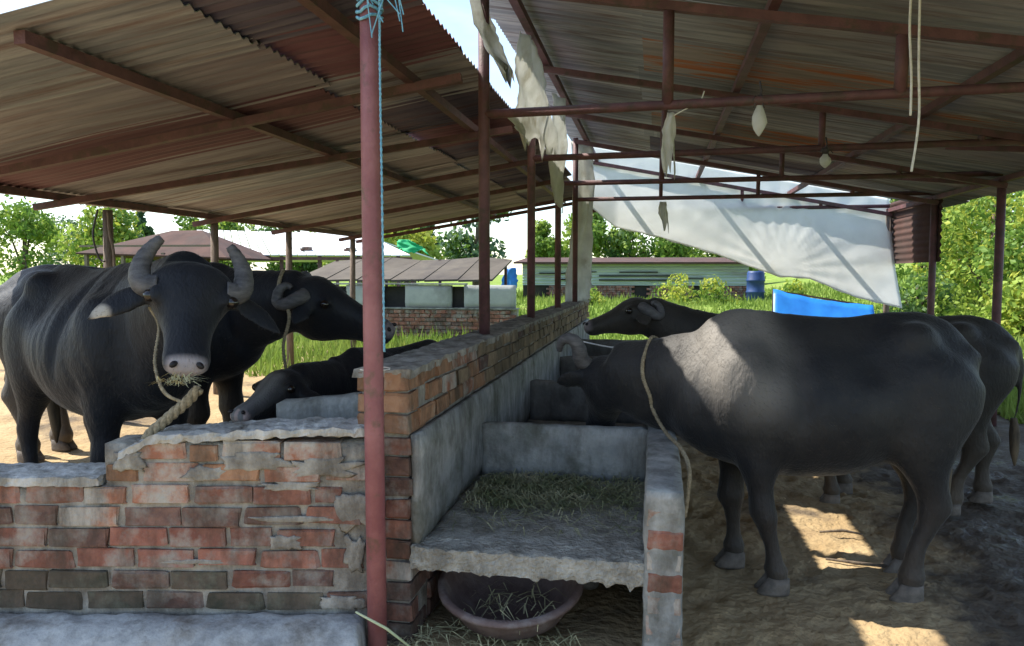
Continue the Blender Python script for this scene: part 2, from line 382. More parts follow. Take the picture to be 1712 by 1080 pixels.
mm = N('ShaderNodeMix'); mm.data_type = 'RGBA'; Lk(rw.outputs[0], mm.inputs[0]); Lk(old, mm.inputs[6]); mm.inputs[7].default_value = (.115, .090, .065, 1); Lk(mm.outputs[2], b.inputs['Base Color'])
r2 = N('ShaderNodeMapRange'); r2.inputs['From Min'].default_value = .60; r2.inputs['From Max'].default_value = .78; r2.inputs['To Min'].default_value = .95; r2.inputs['To Max'].default_value = .25
Lk(ad.outputs[0], r2.inputs['Value']); Lk(r2.outputs[0], b.inputs['Roughness'])

# ------------------------------------------------------------------ central brick wall
Y0, Y1 = 2.88, 11.2
cw = thing('brick_wall', 'long low brick wall running back between the two feeding troughs', 'brick wall', (0, 0, 0))
rough('core', (-1.19, Y0+.012, -.05), (-.985, Y1, 1.135), M['mortar'], cw, res=.09, amp=.006)
wallcap = rough('mortar_cap', (-1.215, Y0-.005, 1.128), (-.965, Y1+.01, 1.165), M['mortar'], cw, res=.03, amp=.013, sc=19, rnd=.004, flat=True)
y_ = Y0
def pick(opts): return random.choices([o[0] for o in opts], [o[1] for o in opts])[0]
for c in range(3):
    z = .905 + .0875*c + .04; y = Y0 + .118 + (0.12 if c % 2 else 0)
    if c % 2: brick('brick_orange', cw, (-1.025, Y0+.055, z), 0, .5*.95, 1)
    while y < Y1 - .1:
        sx = random.uniform(.92, 1.06)
        near = y < 4.0
        mn = pick([('brick_orange', 5), ('brick_smeared', 2), ('brick_tan', 1)]) if near else pick([('brick_tan', 8), ('brick_dark', 1)])
        brick(mn, cw, (-1.022 + random.uniform(-.004, .004), y + .115*sx, z + random.uniform(-.004, .004)), math.pi/2, sx, 1, random.uniform(.95, 1.04))
        y += .243*sx + .012
for c in range(13):                                                # the wall's near end, one brick wide
    z = .02 + .0875*c + .04
    if z > 1.12: break
    mn = pick([('brick_dull', 4), ('brick_red', 2), ('brick_dark', 2), ('brick_smeared', 1)]) if z < .9 else 'brick_orange'
    if c % 2: brick(mn, cw, (-1.085, Y0+.05, z), 0, .96, .95)
    else:
        brick(mn, cw, (-1.145, Y0+.1, z), math.pi/2, .9, .98); brick(mn, cw, (-1.028, Y0+.1, z), math.pi/2, .9, .98)
for c in range(5):                                                 # under the trough floor
    z = .02 + .0875*c + .04; y = Y0 + .24
    while y < 4.3 and z < .4:
        brick(pick([('brick_dull', 3), ('brick_dark', 2)]), cw, (-1.022, y + .115, z), math.pi/2); y += .255

# ------------------------------------------------------------------ right feeding trough
tr_ = thing('feeding_trough', 'long grey concrete feeding trough right of the brick wall with hay in it', 'feeding trough', (0, 0, 0))
def lipfn(p):
    if p.y < 2.93: p.z += .007*noise.noise(Vector((p.x*13, 0, p.z*9))) - (.034*max(0, noise.noise(Vector((p.x*21, 3, 0))) + .5*noise.noise(Vector((p.x*55, 1, 2)))) if p.z < .37 else 0)
    return p
rough('trough_floor', (-.975, 3.0, .345), (-.02, 11.1, .428), M['concrete_rough'], tr_, res=.05, amp=.007, sc=9)
rough('trough_lip', (-.976, 2.87, .34), (-.02, 3.02, .431), M['concrete_rough'], tr_, res=.013, amp=.0075, sc=34, rnd=.004, fn=lipfn, flat=True)
rough('plaster_face', (-.985, 2.885, .425), (-.935, 11.05, .905), M['concrete'], tr_, res=.08, amp=.006, rnd=.02)
for i, y in enumerate((4.0, 5.62, 7.45, 9.3)):
    rough('divider', (-.945, y, .42), (-.015, y+.085, .725 + .01*(i % 2)), M['concrete'] if i == 0 else M['concrete_dark'], tr_, res=.05, amp=.008, seed=i, rnd=.02)
rough('outer_wall', (-.03, 2.82, -.05), (.12, 11.1, .735), M['concrete'], tr_, res=.04, amp=.007, sc=12, rnd=.012)
for c in range(8):                                                 # bricks showing in the end of the outer wall
    z = .045 + .083*c
    mn = {7: 'brick_smeared', 6: 'brick_red', 5: 'brick_smeared', 4: 'brick_dull'}.get(c, 'brick_smeared')
    brick(mn, tr_, (.047, 2.872 if mn == 'brick_smeared' else 2.866, z), 0, random.uniform(.52, .6), .93, .97)
def blades(n, region, length, width, z, m, name, label, cat, curl=.3, dens=None, seed=1, lift=.03, parent=None):
    rs = random.Random(seed); mb = MB()
    x0, x1, y0, y1 = region; c = 0
    while c < n:
        x = rs.uniform(x0, x1); y = rs.uniform(y0, y1)
        if dens and rs.random() > dens(x, y): continue
        c += 1
        a = rs.uniform(0, 2*math.pi); l = length*rs.uniform(.4, 1.2); wd = width*rs.uniform(.6, 1.3)
        d = Vector((math.cos(a), math.sin(a), 0)); s_ = Vector((-d.y, d.x, 0)); zz = z(x, y) if callable(z) else z
        p = Vector((x, y, zz + rs.uniform(0, lift))); bend = rs.uniform(-curl, curl)
        pts = [p + d*(l*t_) + s_*(bend*l*t_*t_) + Vector((0,0,(rs.uniform(0,1.0)*lift)*math.sin(math.pi*t_))) for t_ in (0, .5, 1)]
        vs = []
        for q, pt in enumerate(pts):
            ww = wd*(1 if q < 2 else .4); vs += [pt - s_*ww, pt + s_*ww + Vector((0,0,ww*.6))]
        mb.add(vs, [(0,1,3,2), (2,3,5,4)])
    o = mb.build(name, m, parent)
    return tag(o, label, cat, kind='stuff')
blades(2600, (-.9, -.08, 3.1, 3.98), .11, .0022, .432, M['hay'], 'hay', 'thin layer of green and grey fodder lying in the nearest trough bay', 'hay',
       dens=lambda x, y: max(.06, 1 - abs(y-3.72)/.42) * (1 if x < -.35 else .5), seed=3, lift=.03)

# ------------------------------------------------------------------ left front wall, skewed to face the camera
O = Vector((-1.13, 2.79, 0)); U = Vector((math.cos(PSI), math.sin(PSI), 0)); Nn = Vector((math.sin(PSI), -math.cos(PSI), 0))
lw = thing('brick_wall', 'weathered red brick end wall stepping down to the left under the bull', 'brick wall', (0, 0, 0))
def wallpt(s, d, z): return O + U*s + Nn*d + Vector((0, 0, z))
def tow(p):                                                        # box coordinates (along, depth, z) to the wall's own line
    return Vector(wallpt(p.x, -p.y, p.z))
rough('core', (-1.06, .012, .0), (.03, .20, .875), M['mortar'], lw, res=.06, amp=.007, fn=tow)
rough('core', (-3.2, .012, .0), (-1.04, .20, .70), M['mortar'], lw, res=.06, amp=.007, fn=tow)
rough('mortar_cap', (-.99, -.012, .872), (.035, .23, .905), M['mortar_pale'], lw, res=.016, amp=.010, sc=22, rnd=.003, flat=True,
      fn=lambda p: tow(Vector((p.x, p.y, p.z + .03*min(1, max(0, (p.x+.85)/.6)) - (.07*max(0, -.86-p.x)/.13)))))
rough('mortar_cap', (-3.2, -.012, .70), (-1.07, .23, .738), M['mortar_pale'], lw, res=.018, amp=.008, sc=22, rnd=.003, flat=True, fn=tow)
rows = {0: [('brick_moss', 5), ('brick_dark', 1)], 1: [('brick_moss', 3), ('brick_dark', 2), ('brick_red', 2)], 2: [('brick_red', 4), ('brick_dull', 3)],
        3: [('brick_dull', 2), ('brick_red', 4), ('brick_dark', 1)], 4: [('brick_dull', 3), ('brick_dark', 3), ('brick_smeared', 1)],
        5: [('brick_dull', 3), ('brick_red', 2), ('brick_smeared', 1)], 6: [('brick_smeared', 4), ('brick_orange', 1.5)], 7: [('brick_orange', 1.5), ('brick_smeared', 4)]}
for c in range(8):
    z = .187 + .0875*c + .04
    s = .02 - (.11 if c % 2 else 0) - random.uniform(0, .05)
    lim = -3.1 if c < 6 else (-1.045 if c == 6 else -.93)
    while s > lim:
        L = random.choice((.23, .23, .23, .235, .11, .17)); L = min(L, s - lim)
        if L < .05: break
        p = wallpt(s - L/2, -.05 + random.uniform(-.006, .005), z + random.uniform(-.006, .006))
        mn = pick(rows[c])
        if s < -1.05 and c < 2: mn = 'brick_moss'
        brick(mn, lw, p, PSI, L/.23*.97, .95, random.uniform(.9, 1.02), .016)
        s -= L + random.uniform(.008, .022)
for k, (s, z, wu, wz) in enumerate(((-.05, .60, .08, .07), (-.18, .775, .15, .04), (-.44, .80, .12, .04), (-.64, .75, .08, .03), (-.3, .70, .12, .02),
        (-.05, .42, .04, .07), (-.3, .565, .16, .012), (-.33, .47, .07, .03), (-.95, .80, .06, .045), (-.7, .39, .13, .010), (-.1, .22, .09, .03))):
    smear('mortar_smear', lw, wallpt(s, .005, z), U, Nn, wu, wz, M['mortar'], seed=k, th=.004)
rough('footing', (-3.3, -.26, -.06), (.0, .015, .178), M['footing'], lw, res=.03, amp=.012, sc=12, rnd=.02,
      fn=lambda p: tow(Vector((p.x, p.y, p.z - .10*max(0, (-.08-p.y)/.18)**2))))

# left trough behind it
lt = thing('feeding_trough', 'concrete feeding trough left of the brick wall with a calf lying in it', 'feeding trough', (0, 0, 0))
rough('trough_floor', (-2.06, 3.0, .3), (-1.2, 10.8, .42), M['concrete_dark'], lt, res=.09, amp=.01)
rough('outer_wall', (-2.17, 2.86, -.02), (-2.03, 10.8, .80), M['concrete'], lt, res=.08, amp=.01, rnd=.03)
for i, y in enumerate((3.38, 5.35, 7.2, 9.0)):
    rough('divider', (-1.86 if i == 0 else -2.04, y, .4), (-1.19, y+.10, .90 if i == 0 else .84), M['concrete'], lt, res=.05, amp=.010, seed=9+i, rnd=.03,
          fn=lambda p: Vector((p.x, p.y, p.z + (.10*(p.x+2.04)/.85 if p.z > .6 else 0))))
def fillet(p):
    u_ = (p.x + 1.62)/.43
    if p.z > .5: p.z = .58 + .42*max(0, u_)
    return p
rough('plaster_face', (-1.62, 3.46, .4), (-1.19, 5.36, .9), M['concrete_dark'], lt, res=.06, amp=.012, rnd=0, fn=fillet)

# ------------------------------------------------------------------ sheds
def sheet(name, parent, m, xa, xb, za, zb, y0, y1, lift=0.0, amp=.011, pitch=.076, nx=3):
    """corrugated sheet whose ridges run along x; sits between y0 and y1"""
    mb = MB(); n = max(2, int(round((y1-y0)/pitch))) * 4; vs = []; th = .004
    jit = [random.uniform(-.008, .008) for _ in range(nx+1)]
    e0 = random.uniform(-.04, .04); e1 = random.uniform(-.05, .05)
    for lay in (0, 1):
        for j in range(n+1):
            y = y0 + (y1-y0)*j/n; h = amp*math.sin(2*math.pi*(y-y0)/pitch)
            for i in range(nx+1):
                t_ = i/nx; x = xa + e0 + (xb + e1 - xa - e0)*t_
                z = za + (zb-za)*(x-xa)/(xb-xa) + h + jit[i] + lift + (th if lay else 0)
                vs.append((x, y, z))
    W = nx+1; B = (n+1)*W; fs = []
    for j in range(n):
        for i in range(nx):
            a = j*W+i; fs.append((a, a+W, a+W+1, a+1)); fs.append((B+a, B+a+1, B+a+W+1, B+a+W))
    for j in range(n):
        for i in (0, nx):
            a = j*W+i; fs.append((a, B+a, B+a+W, a+W))
    for i in range(nx):
        for j in (0, n):
            a = j*W+i; fs.append((a, a+1, B+a+1, B+a))
    mb.add(vs, fs); return mb.build(name, m, parent, smooth=True)

def zl(x): return 2.83 + .165*(x+1.15)
def zr(x): return 3.42 - .2*(x+.95)
ls = thing('cattle_shed', 'low left shed of rusty corrugated sheets sloping down to thin eave posts', 'shed', (0, 0, 0))
yy = 2.66; k = 0
while yy < 12.15:
    y1 = min(yy + .84, 12.3)
    ma = pick([('sheet_plum', 4), ('sheet_grey', 2), ('sheet_red', 2)]); mb_ = pick([('sheet_tan', 5), ('sheet_grey', 3), ('sheet_red', .8)])
    if k == 0: mb_ = 'sheet_grey'
    if k == 2: mb_ = 'sheet_red'
    if k in (1, 4): ma = 'sheet_red'
    if k >= 3 and mb_ == 'sheet_red': mb_ = 'sheet_tan'
    sheet('roof_sheet', ls, M[ma], -2.08, -1.13, zl(-2.08), zl(-1.13), yy-.03, y1+.03, .012 + .006*(k % 2), nx=2)
    sheet('roof_sheet', ls, M[mb_], -5.02, -1.98, zl(-5.02), zl(-1.98), yy-.03, y1+.03, -.006 + .006*(k % 2), nx=4)
    yy += .80; k += 1
def bar(name, parent, p, q, r, m=M['paint_dark'], sq=True):
    mb = MB(); mb.tube([p, q], r*1.15 if sq else r, 4 if sq else 10)
    if sq:
        p, q = Vector(p), Vector(q); d = (q-p).normalized(); up = Vector((0,0,1)) if abs(d.z) < .9 else Vector((0,1,0))
        a = d.cross(up).normalized()*r; b_ = a.normalized().cross(d)*r; mb = MB()
        mb.loft([[p+a+b_, p-a+b_, p-a-b_, p+a-b_], [q+a+b_, q-a+b_, q-a-b_, q+a-b_]])
    return mb.build(name, m, parent, smooth=not sq)
for x in (-4.80, -2.62, -1.47):
    bar('purlin', ls, (x, 2.75, zl(x)-.05), (x, 12.2, zl(x)-.05), .028)
LPY = (5.93, 7.58, 9.3, 11.45)
for y in (4.3,) + LPY + (12.15,):
    bar('rafter', ls, (-5.0, y - (.6 if y == 5.93 else .1), zl(-5.0)-.10), (-1.16, y+.15, zl(-1.16)-.10), .026)
for y in LPY:
    mb = MB(); mb.tube([(-4.82, y, .1), (-4.83, y+.01, 1.1), (-4.81, y, 2.12)], [.05, .046, .042], 9)
    mb.build('post', M['wood_post'], ls, smooth=True)

rs_ = thing('cattle_shed', 'high right shed of corrugated sheets on maroon pipe trusses', 'shed', (0, 0, 0))
yy = 1.6; k = -2
while yy < 11.1:
    y1 = yy + .84 if yy < 10.6 else 11.45
    for (xa, xb, lf) in ((-1.22, -.02, .016), (-.12, 2.15, .008), (2.05, 3.85, 0)):
        mn = pick([('sheet_grey', 6), ('sheet_tan', 1), ('sheet_plum', 1)])
        if k in (3, 6) and xa == -.12: mn = 'sheet_orange'
        if k in (4,) and xa == 2.05: mn = 'sheet_orange'
        if k > 8: mn = pick([('sheet_tan', 1), ('sheet_grey', 2)])
        sheet('roof_sheet', rs_, M[mn], xa, xb, zr(xa), zr(xb), yy-.03, y1+.03, lf + .006*(k % 2), nx=3)
    yy += .80; k += 1
for x in (-.94, .63, 2.0, 3.42):
    bar('purlin', rs_, (x, 1.65, zr(x)-.05), (x, 12.35, zr(x)-.05), .028)
TY = [2.85 + 1.85*k for k in range(6)]
for k, y in enumerate(TY):
    if k == 0: continue
    yR = y - (.42 if k == 1 else .18 if k == 2 else 0)             # the near trusses are set askew
    zb = 2.56; zR = 2.56 - (.05 if k == 1 else 0)
    def at_(x): f = (x+1.08)/4.48; return y + (yR-y)*f, zb + (zR-zb)*f
    bar('truss_chord', rs_, (-1.08, y, zb), (3.42, yR, zR), .028, M['paint_dark'], sq=False)
    bar('truss_chord', rs_, (-1.08, y-.03, zr(-1.08)-.11), (3.45, yR-.03, zr(3.45)-.11), .026, M['paint_dark'])
    for x in (.06, 1.3, 2.45):
        yv, zv = at_(x)
        bar('truss_strut', rs_, (x, yv, zv), (x, yv-.02, zr(x)-.11), .034 if k == 1 else .026, M['paint_dark'], sq=False)
    mb = MB(); mb.tube([(-1.08, y, 1.1), (-1.08, y+.005, 2.4), (-1.08, y, zr(-1.08)-.06)], .036, 10)
    mb.build('post', M['paint_dark'], rs_, smooth=True)
    mb = MB(); mb.tube([(3.42, yR, -.1), (3.42, yR, zr(3.42)-.05)], .042, 10)
    mb.build('post', M['wood_post'] if k == 5 else M['paint_dark'], rs_, smooth=True)
    if k in (2, 3):
        bar('brace', rs_, (3.4, yR, 2.45), (2.45, at_(2.45)[0]+.7, zr(2.45)-.1), .022)
# corrugated side panel hanging between the two far posts
pn = MB(); vs_ = []; n_ = 40
for j in range(n_+1):
    z = 1.70 + .92*j/n_; h = .012*math.sin(2*math.pi*z/.09)
    vs_ += [(3.47+h, 10.15, z), (3.47+h, 12.25, z), (3.475+h, 10.15, z), (3.475+h, 12.25, z)]
fs_ = []
for j in range(n_):
    a = j*4; fs_ += [(a, a+1, a+5, a+4), (a+2, a+6, a+7, a+3), (a, a+4, a+6, a+2), (a+1, a+3, a+7, a+5)]
pn.add(vs_, fs_); pn.build('side_panel', M['roof_brown'], rs_, smooth=True)

# front pole
fp = thing('shed_pole', 'thick maroon painted steel pole standing at the end of the brick wall', 'pole', (0, 0, 0))
mb = MB(); mb.tube([(-1.07, 2.74, 0), (-1.073, 2.74, 1.0), (-1.08, 2.76, 2.0), (-1.085, 2.78, 2.84)], .0385, 24); mb.build('shaft', M['paint'], fp, smooth=True)
mb = MB(); mb.tube([(-1.085 + .06*math.cos(a/10*2*math.pi) * 1, 2.79 + .06*math.sin(a/10*2*math.pi), 1.175) for a in range(11)], .0025, 5); mb.build('wire_tie', M['rope_pale'], fp)

# ------------------------------------------------------------------ ropes, cords, bags and plastic
def rope(name, label, cat, pts, r, m, group=None, twist=0, n=10, parent=None):
    P = [Vector(p) for p in pts]; out = []
    for i in range(len(P)-1):                                      # Catmull-Rom
        p0, p1, p2, p3 = P[max(i-1,0)], P[i], P[i+1], P[min(i+2,len(P)-1)]
        for q in range(n):
            t_ = q/n
            out.append(.5*((2*p1) + (p2-p0)*t_ + (2*p0-5*p1+4*p2-p3)*t_*t_ + (3*p1-p0-3*p2+p3)*t_**3))
    out.append(P[-1]); mb = MB()
    if twist:
        d0 = (P[-1]-P[0]).normalized(); a = d0.cross(Vector((0,0,1)));  a = a.normalized() if a.length > .01 else Vector((1,0,0)); b_ = a.cross(d0).normalized()
        for ph in range(3):
            ln = 0; q = []
            for i, p in enumerate(out):
                if i: ln += (p-out[i-1]).length
                an = ln*twist + ph*2*math.pi/3
                q.append(p + (a*math.cos(an)+b_*math.sin(an))*r*.55)
            mb.tube(q, r*.62, 6)
    else: mb.tube(out, r, 7)
    o = mb.build(name, m, parent, smooth=True)
    if label: tag(o, label, cat, group)
    return o
rope('rope', 'blue frayed cord hanging down beside the thick maroon front pole', 'rope',
     [(-1.03, 2.74, 2.66), (-1.025, 2.72, 2.3), (-1.022, 2.72, 1.8), (-1.024, 2.73, 1.25)], .005, M['rope_blue'], twist=140, n=24)
mb = MB(); rr_ = random.Random(5)
for k in range(5):
    z = 2.52 + .028*k
    mb.tube([(-1.083 + (.044+.006*math.sin(a+k))*math.cos(a/12*2*math.pi), 2.77 + (.044+.005*math.cos(a*2))*math.sin(a/12*2*math.pi), z + .01*math.sin(a*1.3+k)) for a in range(13)], .006, 6)
for k in range(9):
    a = rr_.uniform(-.5, 2.6); q = Vector((-1.06 + .05*math.cos(a), 2.73, 2.55 + rr_.uniform(0, .08)))
    mb.tube([q, q + Vector((rr_.uniform(-.02,.07), -.02, rr_.uniform(-.05,.05))), q + Vector((rr_.uniform(-.02,.10), -.03, rr_.uniform(-.16,-.03)))], .0025, 5)
tag(mb.build('rope_knot', M['rope_blue']), 'tangle of blue cord knotted round the top of the front pole', 'rope')
rope('cord', 'longer white cord hanging from the right shed roof', 'cord', [(1.235, 4.0, 3.0), (1.24, 4.0, 2.6), (1.25, 4.0, 2.3), (1.225, 4.0, 2.05)], .006, M['rope_pale'])
rope('cord', 'shorter white cord hanging just left of the longer one', 'cord', [(1.20, 4.0, 3.0), (1.195, 4.0, 2.75), (1.21, 4.0, 2.5), (1.212, 4.0, 2.32)], .006, M['rope_pale'])

def cloth(name, label, cat, outline, thick, m, amp=.03, seed=0, nu=12, nv=16, parent=None, hang=True, fold=9):
    """a hanging scrap: outline = list of (z, left point, right point) rows; folds run downwards"""
    rows_ = outline; vs = []
    for j in range(nv+1):
        f = j/nv*(len(rows_)-1); i = min(int(f), len(rows_)-2); t_ = f-i
        a = Vector(rows_[i][0]).lerp(Vector(rows_[i+1][0]), t_); b_ = Vector(rows_[i][1]).lerp(Vector(rows_[i+1][1]), t_)
        nrm = (b_-a).cross(Vector((0,0,1))); nrm = nrm.normalized() if nrm.length > 1e-6 else Vector((0,1,0))
        for k in range(nu+1):
            u_ = k/nu; p = a.lerp(b_, u_)
            p += nrm*amp*(math.sin(u_*fold + seed + 1.3*math.sin(j*.5)) + .7*noise.noise(Vector((u_*5, j*.25, seed))))
            if k in (0, nu): p += (b_-a)*(.13*noise.noise(Vector((seed*3.1+k, j*.7, 1))))
            if j >= nv-3: p.z += (.05 + .13*(j-nv+3)/3)*noise.noise(Vector((k*1.7, seed*2.2, 4))) * min(1, thick*450)
            vs.append(p)
    W = nu+1; mb = MB(); n0 = len(vs)
    fs = [(j*W+k, j*W+k+1, (j+1)*W+k+1, (j+1)*W+k) for j in range(nv) for k in range(nu)]
    mb.add(vs, fs)
    o = mb.build(name, m, parent, smooth=True)
    sm = o.modifiers.new('thickness', 'SOLIDIFY'); sm.thickness = thick
    if label: tag(o, label, cat)
    return o
cloth('plastic_scrap', 'torn white plastic hanging from the left edge of the right roof over the trough', 'plastic sheet',
      [((-.99, 5.5, 3.32), (-.93, 5.75, 3.33)), ((-1.03, 5.55, 3.0), (-.90, 6.3, 3.1)), ((-1.06, 5.6, 2.72), (-.90, 6.9, 2.85)), ((-1.02, 5.65, 2.6), (-.93, 7.2, 2.62))], .002, M['plastic'], .02, 3, 16, 20)
cloth('plastic_scrap', 'long torn white plastic streamer beside the second tall post', 'plastic sheet',
      [((-1.16, 4.62, 3.34), (-1.10, 4.72, 3.36)), ((-1.13, 4.6, 3.1), (-1.02, 4.75, 3.12)), ((-1.06, 4.62, 2.95), (-.97, 4.75, 2.98)), ((-.94, 4.68, 2.78), (-.88, 4.72, 2.80))], .002, M['plastic'], .012, 8, 6, 14)
cloth('plastic_scrap', 'shaggy strip of white plastic trailing down from the roof edge past the third post', 'plastic sheet',
      [((-1.0, 7.3, 3.3), (-.92, 7.6, 3.3)), ((-1.03, 7.5, 2.9), (-.92, 7.9, 2.95)), ((-1.05, 7.6, 2.55), (-.98, 8.0, 2.6)), ((-1.06, 7.9, 2.3), (-.99, 8.1, 2.25))], .002, M['plastic'], .02, 6, 8, 16)
cloth('plastic_wrap', 'dirty white plastic wrapped down the far posts from roof to wall', 'plastic sheet',
      [((-1.16, 10.4, 3.38), (-.90, 10.6, 3.38)), ((-1.12, 10.4, 2.8), (-.86, 10.6, 2.8)), ((-1.14, 10.38, 2.1), (-.88, 10.6, 2.1)), ((-1.2, 10.38, 1.6), (-.90, 10.6, 1.6)), ((-1.24, 10.36, 1.12), (-.88, 10.6, 1.15))], .003, M['plastic'], .03, 11, 14, 24)
# bag on the beam
def bag(label, x, y, ztop, h, wd, seed):
    t_ = thing('plastic_bag', label, 'bag', (x, y, ztop), 0)
    mb = MB(); rings = []
    prof = [(0, .25), (.12, .42), (.22, .62), (.4, .9), (.6, 1.0), (.78, .72), (.92, .35), (1, .08)]
    for (f, rr) in prof:
        rings.append([Vector((wd/2*rr*math.cos(a*math.pi/7)*(1+.2*noise.noise(Vector((a, f*4, seed)))), wd/2*rr*.7*math.sin(a*math.pi/7)*(1+.25*noise.noise(Vector((a*1.7, f*5, seed+4)))), -h*f)) for a in range(14)])
    mb.loft(rings); mb.build('pouch', M['plastic'], t_, smooth=True)
    mb = MB(); mb.ball((0, 0, .015), (.03, .03, .03), 10, 6); mb.tube([(0, 0, .0), (.01, 0, .07), (0, .0, .12)], .006, 6)
    for k in range(5): mb.tube([(0, 0, .02), (.03*math.cos(k*1.3), -.02, .03*math.sin(k*1.3)+.02), (.05*math.cos(k*1.3), -.03, .03*math.sin(k*1.3)-.01)], .004, 5)
    mb.build('knot', M['paint_black'], t_, smooth=True)
bag('knotted white plastic bag hanging from the nearest truss beam', .575, 4.55, 2.53, .19, .085, 1)
bag('small crumpled white plastic bag hanging from the second truss beam', 1.3, 6.3, 2.50, .12, .09, 5)
cloth('rag', 'pale ragged cloth strip hanging at the middle of the first truss', 'rag',
      [((.06, 4.58, 2.50), (.10, 4.58, 2.50)), ((.03, 4.58, 2.40), (.11, 4.6, 2.41)), ((.02, 4.58, 2.28), (.10, 4.6, 2.28)), ((.04, 4.58, 2.15), (.11, 4.6, 2.17))], .004, M['plastic'], .012, 2, 7, 12)
rope('cord', 'short white string tying the ragged cloth to the beam', 'cord', [(.09, 4.58, 2.48), (.17, 4.58, 2.52), (.24, 4.58, 2.55), (.27, 4.60, 2.62)], .004, M['rope_pale'])
cloth('rag', 'small green and white scrap dangling below the far trusses', 'rag',
      [((.04, 8.0, 2.30), (.10, 8.0, 2.30)), ((.02, 8.0, 2.18), (.12, 8.02, 2.18)), ((.05, 8.0, 2.05), (.13, 8.02, 2.06))], .004, M['plastic'], .012, 7, 5, 8)

# big white tarp closing the far end
nu, nv = 90, 46; vs = []; C0 = Vector((1.80, 1.62))
def tarp_top(x): return 3.58 - .205*(x+.95)
def tarp_bot(x):
    pts = [(-1.05, 2.62), (-.6, 2.25), (.03, 2.10), (.9, 1.83), (1.45, 1.62), (1.8, 1.50), (2.2, 1.48), (2.8, 1.22), (3.45, 1.06)]
    for (a, za), (b_, zb) in zip(pts, pts[1:]):
        if x <= b_: return za + (zb-za)*(x-a)/(b_-a)
    return pts[-1][1]
for j in range(nv+1):
    for i in range(nu+1):
        x = -1.05 + 4.5*i/nu; f = j/nv; z = tarp_top(x)*(1-f) + tarp_bot(x)*f
        d = Vector((x, z)) - C0; an = math.atan2(d.y, d.x); rad = d.length
        y = 12.22 - .75*f + .012*math.sin(an*26 + 2*noise.noise(Vector((an*3, 1, 0)))) * min(1, rad*2.2) * math.exp(-rad*.7) + .03*noise.noise(Vector((x*1.1, z*1.3, 3))) + .007*noise.noise(Vector((x*6, z*6, 8))) + .10*math.sin(f*math.pi)
        if rad < .3: y -= .035*(1-rad/.3)
        vs.append((x, y, z + (.02*noise.noise(Vector((x*6, 0, 0))) if j == nv else 0)))
mb = MB(); W = nu+1; mb.add(vs, [(j*W+i, j*W+i+1, (j+1)*W+i+1, (j+1)*W+i) for j in range(nv) for i in range(nu)])
tp = tag(mb.build('white_tarp', M['tarp'], smooth=True), 'large white creased tarpaulin stretched across the far end of the right shed', 'tarpaulin')
sm = tp.modifiers.new('thickness', 'SOLIDIFY'); sm.thickness = .003

# ------------------------------------------------------------------ buffaloes
def ring(c, A, B, a, bu, bd, n=20, pinch=0.0):
    out = []
    for k in range(n):
        t_ = 2*math.pi*k/n; ca, sa = math.cos(t_), math.sin(t_)
        ww = a*(1 - pinch*max(0, sa)**2)
        out.append(c + A*(ww*ca) + B*((bu if sa > 0 else bd)*sa))
    return out
EX, EY, EZ = Vector((1,0,0)), Vector((0,1,0)), Vector((0,0,1))
TR = [(-.80, 1.17, 1.0, .05), (-.765, 1.235, .86, .15), (-.66, 1.315, .74, .235), (-.52, 1.36, .68, .285), (-.36, 1.355, .62, .285), (-.12, 1.325, .555, .335),
      (.12, 1.33, .535, .355), (.34, 1.36, .55, .325), (.50, 1.375, .585, .275), (.62, 1.31, .62, .235), (.73, 1.18, .68, .175), (.80, 1.05, .78, .09)]

def head_geo(mb, P, d, n, L, ear_drop=.35, ear_back=.3, ear_len=.25, HW=1.3, HD=1.2):
    s = d.cross(n).normalized()
    T = [(-.10, .07, -.03, -.16, .0), (-.02, .112, .012, -.20, .0), (.10, .128, .028, -.235, .1), (.26, .120, .022, -.245, .1), (.40, .100, .004, -.22, .1), (.56, .083, -.012, -.18, .1),
         (.72, .078, -.020, -.155, .1), (.85, .086, -.020, -.145, 0), (.94, .084, -.028, -.135, 0), (.99, .064, -.045, -.12, 0), (1.01, .035, -.06, -.10, 0)]
    rings = []
    for (t_, hw, tp_, bt, pc) in T:
        mid = (tp_*.55 + bt*.45); c = P + d*(t_*L) + n*mid
        rings.append(ring(c, s, n, hw*HW*(1-.24*max(0, t_)), (tp_-mid)*1.05, (mid-bt)*HD, 20, pc))
    mb.loft(rings)
    for sg in (-1, 1):
        mb.ball(P + d*(.27*L) + s*(sg*.098*HW) + n*-.032, (.05, .032, .026), 10, 8, axes=(d, s*sg, n))    # brow
        e0 = P + d*(.09*L) + s*(sg*.10*HW) + n*-.10
        ax = (s*sg*.9 + d*ear_drop - n*ear_back).normalized(); wv = (d - ax*d.dot(ax)).normalized(); tv = ax.cross(wv)
        rg = []
        for (t_, ww, th) in ((-.1, .035, .03), (.1, .045, .028), (.35, .078, .022), (.6, .078, .02), (.85, .05, .017), (1, .014, .013)):
            rg.append(ring(e0 + ax*(t_*ear_len), wv, tv, ww, th, th, 12))
        mb.loft(rg)
    return s

